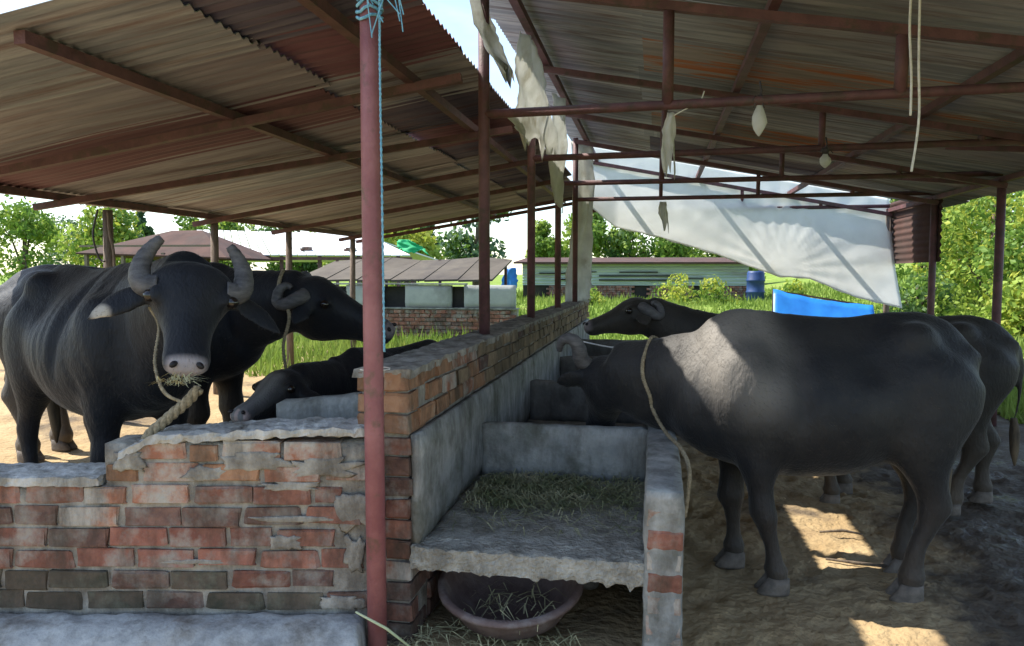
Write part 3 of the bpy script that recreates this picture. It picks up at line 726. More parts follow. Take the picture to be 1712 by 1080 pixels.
def buffalo(label, loc, heading, scale, poll, muz, nrm, hide='hide_black', horn='up', feet=None, hshift=(0, 0, 0, 0), ribs=0.0, tail=0.0, voxel=.0135, lying=False, headL=None, xs=1.0, sunlit_tint=False, eartip=False, hd_=1.2, HWp=1.3, pitch=0.0, dirt=.5, muzzle=(.20, .17, .17), cat='buffalo',
            group='black water buffaloes at the troughs', blaze=False, ear=(.35, .3, .25), hornscale=1.0, neckdrop=.0, neck_up=.0):
    root = thing('buffalo' if not lying else 'calf', label, cat, loc, heading, group)
    root.scale = (scale,)*3; root.rotation_euler.y = pitch
    inv = (Matrix.Translation(loc) @ Matrix.Rotation(heading, 4, 'Z') @ Matrix.Rotation(pitch, 4, 'Y') @ Matrix.Scale(scale, 4)).inverted()
    P = inv @ Vector(poll); Mz = inv @ Vector(muz); d = (Mz - P); L = d.length; d.normalize()
    if headL: L = headL
    n = (inv.to_3x3() @ Vector(nrm)); n = (n - d*n.dot(d)).normalized()
    mb = MB(); dz = -.52 if lying else 0
    rings = []
    for (x, top, bot, hw) in TR:
        mid = bot*.56 + top*.44; rings.append(ring(Vector((x, 0, mid+dz)), EY, EZ, hw, top-mid, mid-bot, 28, .42))
    mb.loft(rings)
    for sg in (-1, 1):
        mb.ball((-.44, .135*sg, 1.235+dz), (.12, .105, .10)); mb.ball((-.735, .085*sg, 1.15+dz), (.07, .05, .07))
        mb.ball((.43, .20*sg, .95+dz), (.20, .13, .27)); mb.ball((-.52, .18*sg, .98+dz), (.24, .13, .24))
    # neck
    n0 = Vector((.46, 0, 1.05+dz)); n2 = P - n*.11 - d*.015
    m1 = n0.lerp(n2, .5) + Vector((0, 0, neck_up)); rg = []
    K = 7
    for i in range(K+1):
        t_ = i/K; c = (1-t_)**2*n0 + 2*t_*(1-t_)*m1 + t_*t_*n2
        tan = ((1-t_)*(m1-n0) + t_*(n2-m1)).normalized()
        sd = tan.cross(EZ); sd = sd.normalized() if sd.length > .2 else (inv.to_3x3() @ Vector((1,0,0))).normalized()
        up = sd.cross(tan).normalized()
        hv = .31*(1-t_) + .165*t_; hw = .21*(1-t_)**1.2 + .132*(1-(1-t_)**1.2)
        rg.append(ring(c, sd, up, hw, hv*.9, hv*1.1 + neckdrop*math.sin(math.pi*t_), 20, .15))
    mb.loft(rg)
    head_geo(mb, P, d, n, L, *ear, HD=hd_, HW=HWp)
    hoofpos = []
    if not lying:
        ft = feet or ((.44, .17), (.40, -.17), (-.58, .17), (-.54, -.17))
        for i, (fx, fy) in enumerate(ft):
            sg = 1 if i in (0, 2) else -1
            if i < 2:
                prof = [(1.02, .15, .09), (.85, .14, .10), (.72, .125, .095), (.60, .092, .08), (.50, .064, .058), (.42, .066, .063), (.37, .072, .066), (.31, .050, .047), (.22, .040, .037), (.15, .046, .043), (.11, .062, .057), (.08, .052, .05), (.05, .056, .053)]
                x0, off = .44, lambda z: .02*math.exp(-((z-.4)/.15)**2)
                y0 = .165*sg; zt = 1.0
            else:
                prof = [(1.05, .22, .11), (.90, .225, .125), (.76, .185, .115), (.66, .135, .092), (.57, .09, .066), (.50, .078, .054), (.44, .076, .054), (.37, .052, .045), (.25, .042, .038), (.16, .047, .043), (.115, .063, .057), (.08, .053, .05), (.05, .056, .053)]
                x0, off = -.54, lambda z: (.06*math.exp(-((z-.74)/.16)**2) - .075*math.exp(-((z-.44)/.13)**2))
                y0 = .165*sg; zt = 1.0
            rg = []
            for (z, ra, rb) in prof:
                f = max(0, min(1, 1 - z/zt)); f = f*f*(3-2*f) * .6 + f*.4
                c = Vector((x0 + (fx-x0)*f + off(z), y0 + (fy-y0)*f, z)); rg.append(ring(c, EX, EY, ra*1.17, rb*1.17, rb*1.17, 16))
            mb.loft(rg[::-1]); hoofpos.append((fx if fx > .45 else .45+(fx-.45)*xs, fy))
    else:
        for (x, y, sg) in ((.5, .2, 1), (.5, -.2, -1), (-.35, .25, 1), (-.35, -.25, -1)):
            mb.tube([(x, y, .25), (x+.2, y+.05*sg, .12), (x+.05, y+.08*sg, .07)], [.12, .075, .05], 12)
    # tail
    tl = [Vector((-.74, 0, 1.18+dz)), Vector((-.80, 0, 1.12+dz)), Vector((-.82, tail*.03, .98+dz)), Vector((-.80, tail*.08, .8+dz)), Vector((-.765, tail*.12, .62+dz if not lying else .3))]
    mb.tube(tl, [.045, .034, .026, .022, .018], 10)
    me0 = mb.mesh('body', M[hide])
    o = link('body', me0); rm = o.modifiers.new('r', 'REMESH'); rm.mode = 'VOXEL'; rm.voxel_size = voxel
    dg = bpy.context.evaluated_depsgraph_get(); me = bpy.data.meshes.new_from_object(o.evaluated_get(dg))
    bpy.data.objects.remove(o); bpy.data.meshes.remove(me0); me.name = 'body'
    if not me.materials: me.materials.append(M[hide])
    N_ = len(me.vertices); co = np.empty(N_*3); me.vertices.foreach_get('co', co); co = co.reshape(-1, 3)
    no = np.empty(N_*3); me.vertex_normals.foreach_get('vector', no); no = no.reshape(-1, 3)
    # skin relief: ribs, folds
    ed = np.empty(len(me.edges)*2, dtype=np.int64); me.edges.foreach_get('vertices', ed); ed = ed.reshape(-1, 2)
    deg = np.bincount(ed.ravel(), minlength=N_).astype(float); deg[deg == 0] = 1
    hd = np.clip(((co - np.array(P)) @ np.array(d))/L*0 + 1 - np.linalg.norm(co - np.array(P + d*L*.5), axis=1)/(.62*L), 0, .35)/.35
    fac = np.ones(N_); fac = np.minimum(fac, 1 - .72*np.clip(hd*2, 0, 1))
    if not lying: fac = np.minimum(fac, np.clip((co[:,2]-.35)/.3, .22, 1))
    fac = np.where(co[:,0] < -.79, .3, fac)
    for it in range(34):
        acc = np.zeros((N_, 3))
        for c_ in range(3): acc[:, c_] = np.bincount(ed[:,0], co[ed[:,1], c_], N_) + np.bincount(ed[:,1], co[ed[:,0], c_], N_)
        co = co + (acc/deg[:,None] - co)*(.55*fac)[:,None]
    me.vertices.foreach_set('co', co.ravel()); me.update(); me.vertex_normals.foreach_get('vector', (no := np.empty(N_*3))); no = no.reshape(-1, 3)
    x, y, z = co[:,0], co[:,1], co[:,2]
    if ribs:
        mask = np.exp(-((x+.02)/.26)**4) * np.clip((np.abs(y)-.14)/.1, 0, 1) * np.exp(-((z-dz-.98)/.27)**4)
        co = co + no*(ribs*mask*np.sin((x + .25*(z-1) + .012*np.sin(z*9+x*4))*2*math.pi/.092))[:,None]
    fos = -.034*np.exp(-((x+.20)/.11)**2 - ((z-dz-1.14)/.10)**2) - .016*np.exp(-((x+.60)/.09)**2 - ((z-dz-1.17)/.08)**2) - .024*np.exp(-((x-.19-.1*(z-dz-1))/.05)**2)*np.exp(-((z-dz-1.05)/.25)**4) \
        - .02*np.exp(-((x-.66)/.06)**2)*np.exp(-((z-dz-1.0)/.25)**4) + .018*np.exp(-((np.abs(y))/.05)**2)*np.clip((z-dz-1.2)/.1, 0, 1)*(x < .7)
    co = co + no*(fos*(np.abs(x) < .9)*(1-np.clip(hd*3, 0, 1)))[:,None]
    fold = np.array([noise.noise(Vector((a*3.2, b*3.2, c*2.2))) for a, b, c in co]); co = co + no*(.010*fold)[:,None]
    wr_ = np.array([noise.noise(Vector((a*15 + c*5, b*6, c*5))) + .6*noise.noise(Vector((a*30, b*14, c*12))) for a, b, c in co])
    nk = np.clip((x-.05)/.4, .12, 1); co = co + no*(.0042*wr_*nk*(1-.6*np.clip(hd*2, 0, 1)))[:,None]
    co[:,0] = np.where(co[:,0] < .45, .45 + (co[:,0]-.45)*xs, co[:,0]); me.vertices.foreach_set('co', co.ravel())
    # colour attribute: muzzle, dusty legs, light blaze, painted sunlight on the shoulder
    tint = np.zeros((N_, 4))
    rel = co - np.array(P); tt = rel @ np.array(d) / L; sd = d.cross(n); nn = rel @ np.array(n); ss = rel @ np.array(sd)
    mz = np.clip((tt-.86)/.06, 0, 1) * np.clip((.088-np.abs(ss))/.025, 0, 1) * (tt < 1.2) * (nn > -.2) * (nn < .1) * np.clip((nn+.105)/.02, 0, 1)
    tint[:, :3] = muzzle; tint[:, 3] = mz * .9
    if not lying:
        lg = np.clip((.62 - z)/.5, 0, 1) * dirt * (.6 + .8*np.clip(fold+.3, 0, 1)); lg = np.clip(lg, 0, .8)
        sel = lg > tint[:, 3]; tint[sel, :3] = (.115, .088, .06); tint[sel, 3] = lg[sel]
    if sunlit_tint:  # pale shoulder colour, painted in to brighten the patch the sun falls on
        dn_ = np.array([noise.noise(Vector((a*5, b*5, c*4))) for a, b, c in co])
        lit_mask = np.exp(-((x-.50)/.27)**4) * np.clip((z-.78)/.25, 0, 1) * np.clip(.62 + .7*dn_, 0, 1)
        sel = lit_mask*.85 > tint[:, 3]; tint[sel, :3] = (.23, .21, .185); tint[sel, 3] = lit_mask[sel]*.85
    if eartip:
        for sg in (1,):
            sv = d.cross(n).normalized(); ax = (sv*sg*.9 + d*ear[0] - n*ear[1]).normalized(); q_ = P + d*(.09*L) + sv*(sg*.13) + n*-.10 + ax*(.80*ear[2])
            dd = np.linalg.norm(co - np.array(q_), axis=1); sel = (dd < .05); tint[sel, :3] = (.40, .36, .30); tint[sel, 3] = np.clip((.05-dd[sel])/.02, 0, 1)
    if blaze:
        bz = (np.exp(-((np.abs(ss)-.03)/.05)**2)) * np.clip((tt-.1)/.1, 0, 1)*(tt < 1.1)*(nn > -.09)*(nn < .1)
        sel = bz > tint[:, 3]; tint[sel, :3] = (.16, .155, .15); tint[sel, 3] = bz[sel]
    at = me.attributes.new('tint', 'FLOAT_COLOR', 'POINT'); at.data.foreach_set('color', tint.ravel())
    me.polygons.foreach_set('use_smooth', [True]*len(me.polygons)); me.update()
    link('body', me, root)
    # sparse coarse coat lying back and down over the skin
    rh = np.random.RandomState(int(abs(loc[0]*100)) + 1); nf = len(me.polygons)
    fi = rh.randint(0, nf, 11000 if not lying else 5000); fc = np.empty(nf*3); me.polygons.foreach_get('center', fc); fc = fc.reshape(-1, 3)[fi]
    fn_ = np.empty(nf*3); me.polygons.foreach_get('normal', fn_); fn_ = fn_.reshape(-1, 3)[fi]
    hd_near = np.linalg.norm(fc - np.array(P + d*L*.5), axis=1) < .62*L
    dr = np.array([-.8, 0, -.6]) + rh.normal(0, .25, (len(fi), 3)); dr = np.where(hd_near[:, None], np.array(d)[None, :] + rh.normal(0, .25, (len(fi), 3)), dr)
    dr -= fn_*np.sum(dr*fn_, axis=1)[:, None]; dr /= np.linalg.norm(dr, axis=1)[:, None] + 1e-6
    ln = rh.uniform(.010, .030, len(fi))*np.where(hd_near, .6, 1)
    sdv = np.cross(fn_, dr)*.0007; tip = fc + dr*ln[:, None] + fn_*(ln*rh.uniform(.10, .38, len(fi)))[:, None]
    hv_ = np.concatenate([fc - sdv - fn_*.001, fc + sdv - fn_*.001, tip], axis=1).reshape(-1, 3)
    hme = bpy.data.meshes.new('coat_hair'); hme.from_pydata(hv_.tolist(), [], [(3*i, 3*i+1, 3*i+2) for i in range(len(fi))]); hme.materials.append(M['coat'])
    link('coat_hair', hme, root, 'stuff')
    s = d.cross(n).normalized()
    H = {'hook': [(.06, .11, -.06), (-.06, .165, -.07), (-.20, .185, -.07), (-.29, .215, -.06), (-.29, .26, -.04), (-.20, .285, -.03), (-.10, .285, -.03)],
         'up': [(.17, .135, -.06), (.16, .185, -.065), (.08, .208, -.065), (-.05, .208, -.055), (-.16, .19, -.04), (-.25, .162, -.02), (-.30, .138, -.005)],
         'curl': [(.06, .125, -.06), (.02, .185, -.09), (-.07, .20, -.15), (-.16, .19, -.16), (-.20, .165, -.10), (-.16, .14, -.06), (-.10, .135, -.06)],
         'short': [(.06, .09, -.06), (.04, .12, -.08), (-.01, .13, -.10)]}[horn]
    for sg in (-1, 1):
        P_ = [P + d*(a*(.92 if a < 0 else 1)*L) + s*(sg*(b_*hornscale if i_ > 1 else b_)) + n*c for i_, (a, b_, c) in enumerate(H)]
        pts = []
        for i in range(len(P_)-1):
            p0, p1, p2, p3 = P_[max(i-1,0)], P_[i], P_[i+1], P_[min(i+2,len(P_)-1)]
            for q in range(5):
                t_ = q/5; pts.append(.5*((2*p1)+(p2-p0)*t_+(2*p0-5*p1+4*p2-p3)*t_*t_+(3*p1-p0-3*p2+p3)*t_**3))
        pts.append(P_[-1]); nn_ = len(pts)
        rad = [((.052 if horn == 'up' else .046)*(1-.66*(i/(nn_-1))**1.5) + .0012*math.sin(i*2.1)) * (.6 if horn == 'short' else 1) for i in range(nn_)]
        hm = MB(); hm.tube(pts, rad, 14); hm.build('horn', M['horn'], root, smooth=True)
        em = MB(); em.ball(P + d*(.285*L) + s*(sg*.113*(HWp-.01)) + n*-.048, .027, 14, 10); em.build('eye', M['eye'], root, smooth=True)
        nm = MB(); nm.ball(P + d*(.955*L) + s*(sg*.050) + n*-.036, (.019, .013, .012), 10, 6, axes=((d*.6+s*sg*.6).normalized(), (s*sg*.6-d*.6).normalized(), n)); nm.build('nostril', M['nostril'], root, smooth=True)
    for (fx, fy) in hoofpos:
        hm = MB()
        for sg in (-1, 1):
            rg = []
            for (z, xo, a, b_) in ((.0, .026, .076, .034), (.012, .026, .078, .035), (.045, .012, .064, .033), (.08, 0, .05, .03)):
                rg.append(ring(Vector((fx+xo, fy+sg*.034, z)), EX, EY, a, b_, b_, 14))
            hm.loft(rg)
        hm.build('hoof', M['hoof'], root, smooth=True)
    if not lying:
        tm = MB(); tb = tl[-1].copy(); tb.x = .45+(tb.x-.45)*xs
        tm.tube([tb + Vector((0,0,.03)), tb + Vector((-.005, 0, -.08)), tb + Vector((0, .01, -.2)), tb + Vector((.0, .01, -.30))], [.02, .034, .028, .006], 10)
        tm.build('tail_tuft', M['tuft'], root, smooth=True)
    return root

head = math.atan2(-.40, .93)
b1 = buffalo('big black buffalo facing the camera with thick upturned horns and a rope halter', (-3.08, 3.66, .2), head, 1.03,
        (-2.02, 3.02, 1.585), (-1.885, 2.75, 1.175), (.74, -1.0, .25), 'hide_black', 'up', ribs=.0018, ear=(.6, .25, .32), dirt=.5, muzzle=(.36, .32, .32), neckdrop=.05, eartip=True, HWp=1.45, xs=.78,
        feet=((.42, .17), (.36, -.19), (-.55, .19), (-.66, -.17)))
b2 = buffalo('black buffalo in profile behind the front left one, curled horns, muzzle behind the pole', (-3.47, 4.72, .2), R(-3), 1.04,
        (-2.22, 4.60, 1.52), (-1.66, 4.68, 1.22), (.3, -.25, 1), 'hide_black', 'curl', ear=(.2, .6, .2), neckdrop=.04, hd_=2.0, dirt=.9, xs=1.4)
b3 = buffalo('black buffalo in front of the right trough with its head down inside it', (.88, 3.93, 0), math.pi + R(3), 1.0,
        (-.25, 4.22, 1.07), (-.33, 4.42, .62), (-.15, 1, .5), 'hide_grey', 'hook', ear=(.3, .2, .2), dirt=.5, neckdrop=.07, neck_up=-.05, sunlit_tint=True,
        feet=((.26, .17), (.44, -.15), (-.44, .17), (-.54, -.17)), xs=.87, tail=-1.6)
b4 = buffalo('brownish black buffalo behind the right front one with its rump and tail showing', (1.60, 5.42, 0), math.pi - R(11), .925,
        (-.12, 5.75, 1.36), (-.54, 5.62, 1.20), (-.45, -.1, 1), 'hide_brown', 'curl', ear=(.2, .5, .2), dirt=.7, tail=.5, pitch=R(2.6), neck_up=-.13,
        feet=((.40, .17), (.30, -.17), (-.36, .22), (-.62, -.15)))
b5 = buffalo('black calf with a pale blaze lying in the left trough behind the front wall', (-1.66, 4.58, .42), math.atan2(-1, -.34), .80,
        (-1.93, 3.66, 1.03), (-2.04, 3.20, .86), (-.1, -.35, 1), 'hide_calf', 'short', lying=True, headL=.50, muzzle=(.40, .30, .27), blaze=True, cat='calf', group=None, ear=(.1, .5, .22))

# halter, tether and neck ropes
from mathutils.bvhtree import BVHTree
def snap(root, pts, off):
    bo = [c for c in root.children if c.name.startswith('body')][0]
    mw = Matrix.Translation(root.location) @ Matrix.Rotation(root.rotation_euler.z, 4, 'Z') @ Matrix.Scale(root.scale.x, 4)
    bv = BVHTree.FromPolygons([mw @ v.co for v in bo.data.vertices], [tuple(p.vertices) for p in bo.data.polygons])
    out = []
    for p in pts:
        l, nn, i, dd = bv.find_nearest(Vector(p)); out.append(l + nn*off)
    return out
rope('rope', 'thick twisted tether rope tied from the big buffalo to the wall top', 'rope', [(-1.86, 2.79, 1.075), (-1.90, 2.76, 1.02), (-1.97, 2.72, .95), (-2.04, 2.70, .88), (-2.08, 2.74, .80)], .021, M['rope'], twist=62, n=14)
rope('rope', 'thin rope halter hanging from the cheek of the big buffalo', 'rope', snap(b1, [(-2.16, 2.98, 1.42), (-2.14, 2.93, 1.32)], .006) + [(-2.10, 2.84, 1.17), (-2.01, 2.77, 1.06), (-1.91, 2.75, 1.02)], .008, M['rope'], twist=220, n=14)
rope('rope', 'slack rope round the neck of the buffalo seen in profile', 'rope', snap(b2, [(-2.42, 4.55, 1.66), (-2.40, 4.42, 1.56), (-2.39, 4.36, 1.42), (-2.36, 4.38, 1.28)], .01) + [(-2.33, 4.40, 1.08), (-2.30, 4.42, .82)], .012, M['rope'], twist=160, n=14)
rope('rope', 'pale rope loop round the neck of the right front buffalo over the trough wall', 'rope',
     snap(b3, [(.02, 4.14, 1.28), (-.02, 4.02, 1.22), (-.06, 3.90, 1.12), (-.07, 3.86, 1.02), (-.03, 3.86, .92), (.0, 3.9, .84)], .008) + [(.06, 3.70, .775), (.125, 3.45, .755), (.155, 3.30, .70), (.15, 3.30, .58), (.14, 3.33, .48)], .010, M['rope'], twist=190, n=14)
rope('rope', 'thin pale cord stretched across the trough beyond the lowered horns', 'rope', [(-.45, 4.75, 1.12), (-.25, 4.7, 1.09), (-.05, 4.75, 1.085)], .005, M['rope_pale'])

blades(60, (-1.95, -1.84, 2.66, 2.72), .10, .0018, 1.10, M['straw'], 'straw', 'a few straws sticking out of the mouth of the big facing buffalo', 'straw', seed=77, lift=.03)
rope('rope', 'slack rope looped down the nearest left eave post', 'rope', [(-4.76, 5.87, 2.1), (-4.74, 5.86, 1.9), (-4.70, 5.85, 1.75), (-4.71, 5.86, 1.55), (-4.76, 5.87, 1.45)], .012, M['wood_post'], n=8)
rope('rope', 'dark cord sagging left of the nearest left eave post', 'rope', [(-4.86, 5.87, 2.12), (-4.90, 5.85, 1.9), (-4.86, 5.86, 1.70), (-4.80, 5.86, 1.66)], .009, M['paint_black'], n=8)
# ------------------------------------------------------------------ basin and litter
bs = thing('basin', 'wide shallow brown clay basin tilted on the ground under the trough', 'basin', (-.605, 3.17, .035))
bs.rotation_euler = (R(11), 0, 0)
mb = MB(); prof = [(.0, .0), (.17, .0), (.24, .06), (.285, .14), (.300, .165), (.318, .168), (.318, .185), (.290, .19), (.272, .165), (.225, .075), (.16, .022), (.0, .018)]
rings = []
for (r_, z) in prof: rings.append([Vector(((r_ + 1e-3)*math.cos(2*math.pi*k/40), (r_ + 1e-3)*math.sin(2*math.pi*k/40), z)) for k in range(40)])
mb.loft(rings); mb.build('bowl', M['clay'], bs, smooth=True)
blades(60, (-.78, -.42, 2.95, 3.28), .14, .0022, .085, M['straw'], 'straw', 'dry straw scattered in the brown clay basin', 'straw', seed=12, lift=.05)
blades(420, (-1.05, -.30, 2.62, 3.02), .16, .0024, .012, M['straw'], 'straw', 'loose straw on the ground in front of the clay basin', 'straw', seed=21, lift=.035)
mb = MB()
for (p, q) in (((-1.11, 2.62, .26), (-.90, 2.72, .07)), ((-1.02, 2.66, .05), (-.72, 2.72, .02)), ((-1.10, 2.60, .03), (-.85, 2.58, .03))):
    p, q = Vector(p), Vector(q); mb.tube([p, p.lerp(q, .5)+Vector((0,0,.015)), q], [.004, .006, .004], 6)
tag(mb.build('stalk', M['stem'], smooth=True), 'pale green broken stalks lying at the foot of the pole', 'plant stalks')
for lb, P_ in (('thin dark stick lying across the sunlit patch below the buffalo', ((.92, 4.18, .02), (1.1, 4.13, .025), (1.36, 4.12, .02))), ('short broken twig on the sunlit ground behind the front leg', ((.98, 4.62, .02), (1.12, 4.66, .024), (1.22, 4.63, .018)))):
    mb = MB(); mb.tube(P_, [.006, .009, .005], 6); tag(mb.build('stick', M['bark'], smooth=True), lb, 'stick')
mb = MB(); mb.ball((-.30, 3.6, .035), (.05, .045, .04), 10, 7); tag(mb.build('stone', M['mortar'], smooth=True), 'round grey stone in the dark under the trough', 'stone')

# ------------------------------------------------------------------ trees and bushes
def tree(name, label, x, y, h, wd, mats, n=2600, base=.25, leafsize=.22, trunk=True, seed=0, z0=0.5, group=None, shape='round', cat='tree'):
    rs = random.Random(seed); t_ = thing(name, label, cat, (x, y, z0), rs.uniform(0, 6), group)
    blobs = []
    for k in range(rs.randint(12, 18)):
        a = rs.uniform(0, 6.28); f = rs.random()
        if shape == 'cone': zz = base + (1-base)*f; rad = wd/2*(1.05-f)*.75; br = wd*.15*(1.15-f)
        elif shape == 'bush': zz = .12 + .75*f; rad = wd/2*.75*math.sqrt(max(0, 1-(f*.9)**2)); br = wd*.2
        else: zz = base + (1-base)*(.12 + .76*f); rad = wd/2*.72*math.sin(math.pi*(.18+.72*f)); br = wd*rs.uniform(.14, .22)
        rad *= rs.uniform(.45, 1)
        blobs.append((Vector((rad*math.cos(a), rad*math.sin(a), zz*h)), br, rs.randrange(len(mats))))
    mb = MB()
    for k in range(n):
        c, br, mi = blobs[rs.randrange(len(blobs))]
        v = Vector((rs.gauss(0,1), rs.gauss(0,1), rs.gauss(0,1))).normalized()
        p = c + v*br*(rs.uniform(.55, 1.12) + .25*noise.noise(v*3 + c)); p.z = max(p.z, .05)
        q = Vector((rs.gauss(0,1), rs.gauss(0,1), rs.gauss(0,.7))).normalized(); q = (q*.8 + v*.7).normalized()
        a = q.orthogonal().normalized(); b_ = q.cross(a); an = rs.uniform(0, 6.28); a, b_ = a*math.cos(an)+b_*math.sin(an), b_*math.cos(an)-a*math.sin(an)
        s_ = leafsize*rs.uniform(.5, 1.25); m_ = mi if rs.random() < .75 else rs.randrange(len(mats))
        mb.add([p - a*s_*.5, p + b_*s_*.28 , p + a*s_*.5 + q*s_*.1, p - b_*s_*.28], [(0, 1, 2, 3)], m_)
    mb.build('crown', [M[q] for q in mats], t_)
    if trunk:
        tb = MB(); r_ = .022*h + .03
        tb.tube([(0,0,-.4), (.05*r_, 0, h*base), (rs.uniform(-.2,.2), rs.uniform(-.2,.2), h*.8)], [r_*1.25, r_, r_*.3], 8)
        for k in range(5):
            c = blobs[k][0]; tb.tube([(0,0,h*(base*.8+.08*k)), c*.55 + Vector((0,0,h*.2)), c], [r_*.5, r_*.35, r_*.12], 6)
        tb.build('trunk', M['bark'], t_, smooth=True)
    return t_
G1 = 'trees behind the farm'
TREES = [
 ('broadleaf_tree', 'tall light green tree at the far left beyond the buffalo rump', -38.5, 40, 5.3, 6.5, ('leaf_b', 'leaf_a', 'leaf_b'), 'round'),
 ('broadleaf_tree', 'bluish green tree half hidden between the two light green left trees', -45, 52, 5.6, 6.0, ('leaf_d', 'leaf_c', 'leaf_d'), 'round'),
 ('broadleaf_tree', 'bright light green tree behind the first left eave post', -30.8, 38, 5.3, 5.4, ('leaf_b', 'leaf_y', 'leaf_a'), 'round'),
 ('pine_tree', 'dark blue green conifer rising behind the brown tent roof', -34, 45, 6.6, 3.6, ('leaf_d', 'leaf_c'), 'cone'),
 ('broadleaf_tree', 'green tree right of the conifer above the brown roof peak', -31.0, 46, 5.8, 4.6, ('leaf_a', 'leaf_b'), 'round'),
 ('broadleaf_tree', 'green tree above the left end of the white roof', -27.0, 44, 5.6, 5.2, ('leaf_a', 'leaf_c', 'leaf_b'), 'round'),
 ('broadleaf_tree', 'dark green tree above the middle of the white roof', -22.5, 45, 5.6, 5.4, ('leaf_c', 'leaf_a'), 'round'),
 ('broadleaf_tree', 'mid green tree above the white roof right of its middle', -18.6, 44, 5.6, 5.0, ('leaf_c', 'leaf_a', 'leaf_b'), 'round'),
 ('broadleaf_tree', 'dark green tree just right of the front maroon pole in the distance', -15.2, 46, 6.0, 3.6, ('leaf_d', 'leaf_c'), 'round'),
 ('broadleaf_tree', 'round yellow green tree right of the front pole beyond the white roof', -11.6, 34, 4.0, 3.6, ('leaf_y', 'leaf_b', 'leaf_b'), 'round'),
 ('broadleaf_tree', 'airy tall blue green tree behind the second maroon post', -9.2, 38, 6.6, 4.6, ('leaf_a', 'leaf_d', 'leaf_a'), 'round'),
 ('broadleaf_tree', 'small light green tree seen between the third and fourth posts', -6.6, 46, 4.4, 3.0, ('leaf_b', 'leaf_a'), 'round'),
 ('broadleaf_tree', 'green tree behind the plastic wrapped far posts', -4.4, 47, 5.4, 4.0, ('leaf_a', 'leaf_b'), 'round'),
 ('broadleaf_tree', 'tallest green tree above the left end of the mint shed, right of the wrapped post', -1.6, 48, 5.0, 4.6, ('leaf_a', 'leaf_b', 'leaf_c'), 'round'),
 ('broadleaf_tree', 'lower green tree above the middle of the mint shed', 1.6, 48, 4.2, 4.6, ('leaf_a', 'leaf_b'), 'round'),
 ('broadleaf_tree', 'dark green tree above the right part of the mint shed under the tarp edge', 5.0, 49, 3.8, 5.0, ('leaf_a', 'leaf_c', 'leaf_b'), 'round'),
]
for i, (nm, lb, x, y, h, wd, ms, sh) in enumerate(TREES):
    tree(nm, lb, x, y, h, wd, ms, n=3400, base=.12, leafsize=.34, seed=i+3, z0=.4, group=G1, shape=sh)
G2 = 'bushes on the bank right of the shed'
BUSH = [('large bright green bush between the two nearest right posts', 7.6, 19, 3.0, 3.4, ('leaf_b', 'leaf_a', 'leaf_y')),
        ('tall mid green bush at the right edge behind the nearest right post', 7.4, 16.2, 3.0, 2.8, ('leaf_b', 'leaf_a', 'leaf_y')),
        ('dark leafy bush behind the corrugated side panel', 6.9, 21.5, 3.4, 3.2, ('leaf_a', 'leaf_c', 'leaf_b')),
        ('highest green bush at the top of the right bank', 9.6, 23, 3.6, 4.4, ('leaf_a', 'leaf_b', 'leaf_c')),
        ('low dark green shrub below the side panel by the tarp corner', 5.6, 17.5, 1.1, 1.9, ('leaf_c', 'leaf_a', 'leaf_b')),
        ('low yellowish shrub at the foot of the big right bush', 6.6, 15.2, 1.0, 1.7, ('leaf_y', 'leaf_b'))]
for i, (lb, x, y, h, wd, ms) in enumerate(BUSH):
    tree('bush', lb, x, y, h, wd, ms, n=5200 if h > 2 else 1600, base=.1, leafsize=.15, trunk=True, seed=60+i, z0=field_h(x, y)-.05, group=G2, shape='bush', cat='bush')
G3 = 'weeds in front of the mint shed'
for i, (lb, x, y, h, wd) in enumerate((('leafy weed clump in front of the mint shed wall, middle', .6, 25.5, 1.0, 1.7), ('pale weed clump left of the dark blue drum', 2.0, 26, .9, 1.5), ('small weed clump right of the wrapped post', -2.2, 25, .6, 1.2), ('sprig of weeds right of the dark blue drum', 4.2, 24.5, .9, .9))):
    tree('weed', lb, x, y, h, wd, ('leaf_b', 'leaf_y', 'leaf_a'), n=700, leafsize=.14, trunk=False, seed=80+i, z0=.45, group=G3, shape='bush', cat='weeds')

# grass blades on the field
rs = random.Random(4); mb = MB()
def gz(x, y):
    p = Vector((x, y, 0)); return -.02 + .05*(noise.noise(p*.8) + .5*noise.noise(p*.8*2.7)) + field_h(x, y)
for k in range(50000):
    y = 13.2 + 26*rs.random()**1.6; x = rs.uniform(-.62*y - 1, .42*y + 2)
    if k % 7 == 0: y = rs.uniform(9.0, 13.5); x = rs.uniform(-8.8, -2.4)
    if k % 7 == 1: y = rs.uniform(8.2, 13.5); x = rs.uniform(3.7, 8.5)
    h = rs.uniform(.08, .26)*(1.0 if rs.random() < .9 else 1.7); a = rs.uniform(0, 6.28); wd = .012 + .0010*y
    p = Vector((x, y, gz(x, y) - .02 if y > 13.5 else (.17 if x < 0 else .0))); s_ = Vector((math.cos(a), math.sin(a), 0))*wd; ln = Vector((rs.uniform(-.12,.12), rs.uniform(-.12,.12), h))
    mb.add([p - s_, p + s_, p + ln], [(0, 1, 2)])
tag(mb.build('grass', M['grass']), 'bright green grass growing over the field behind the sheds', 'grass', kind='stuff')

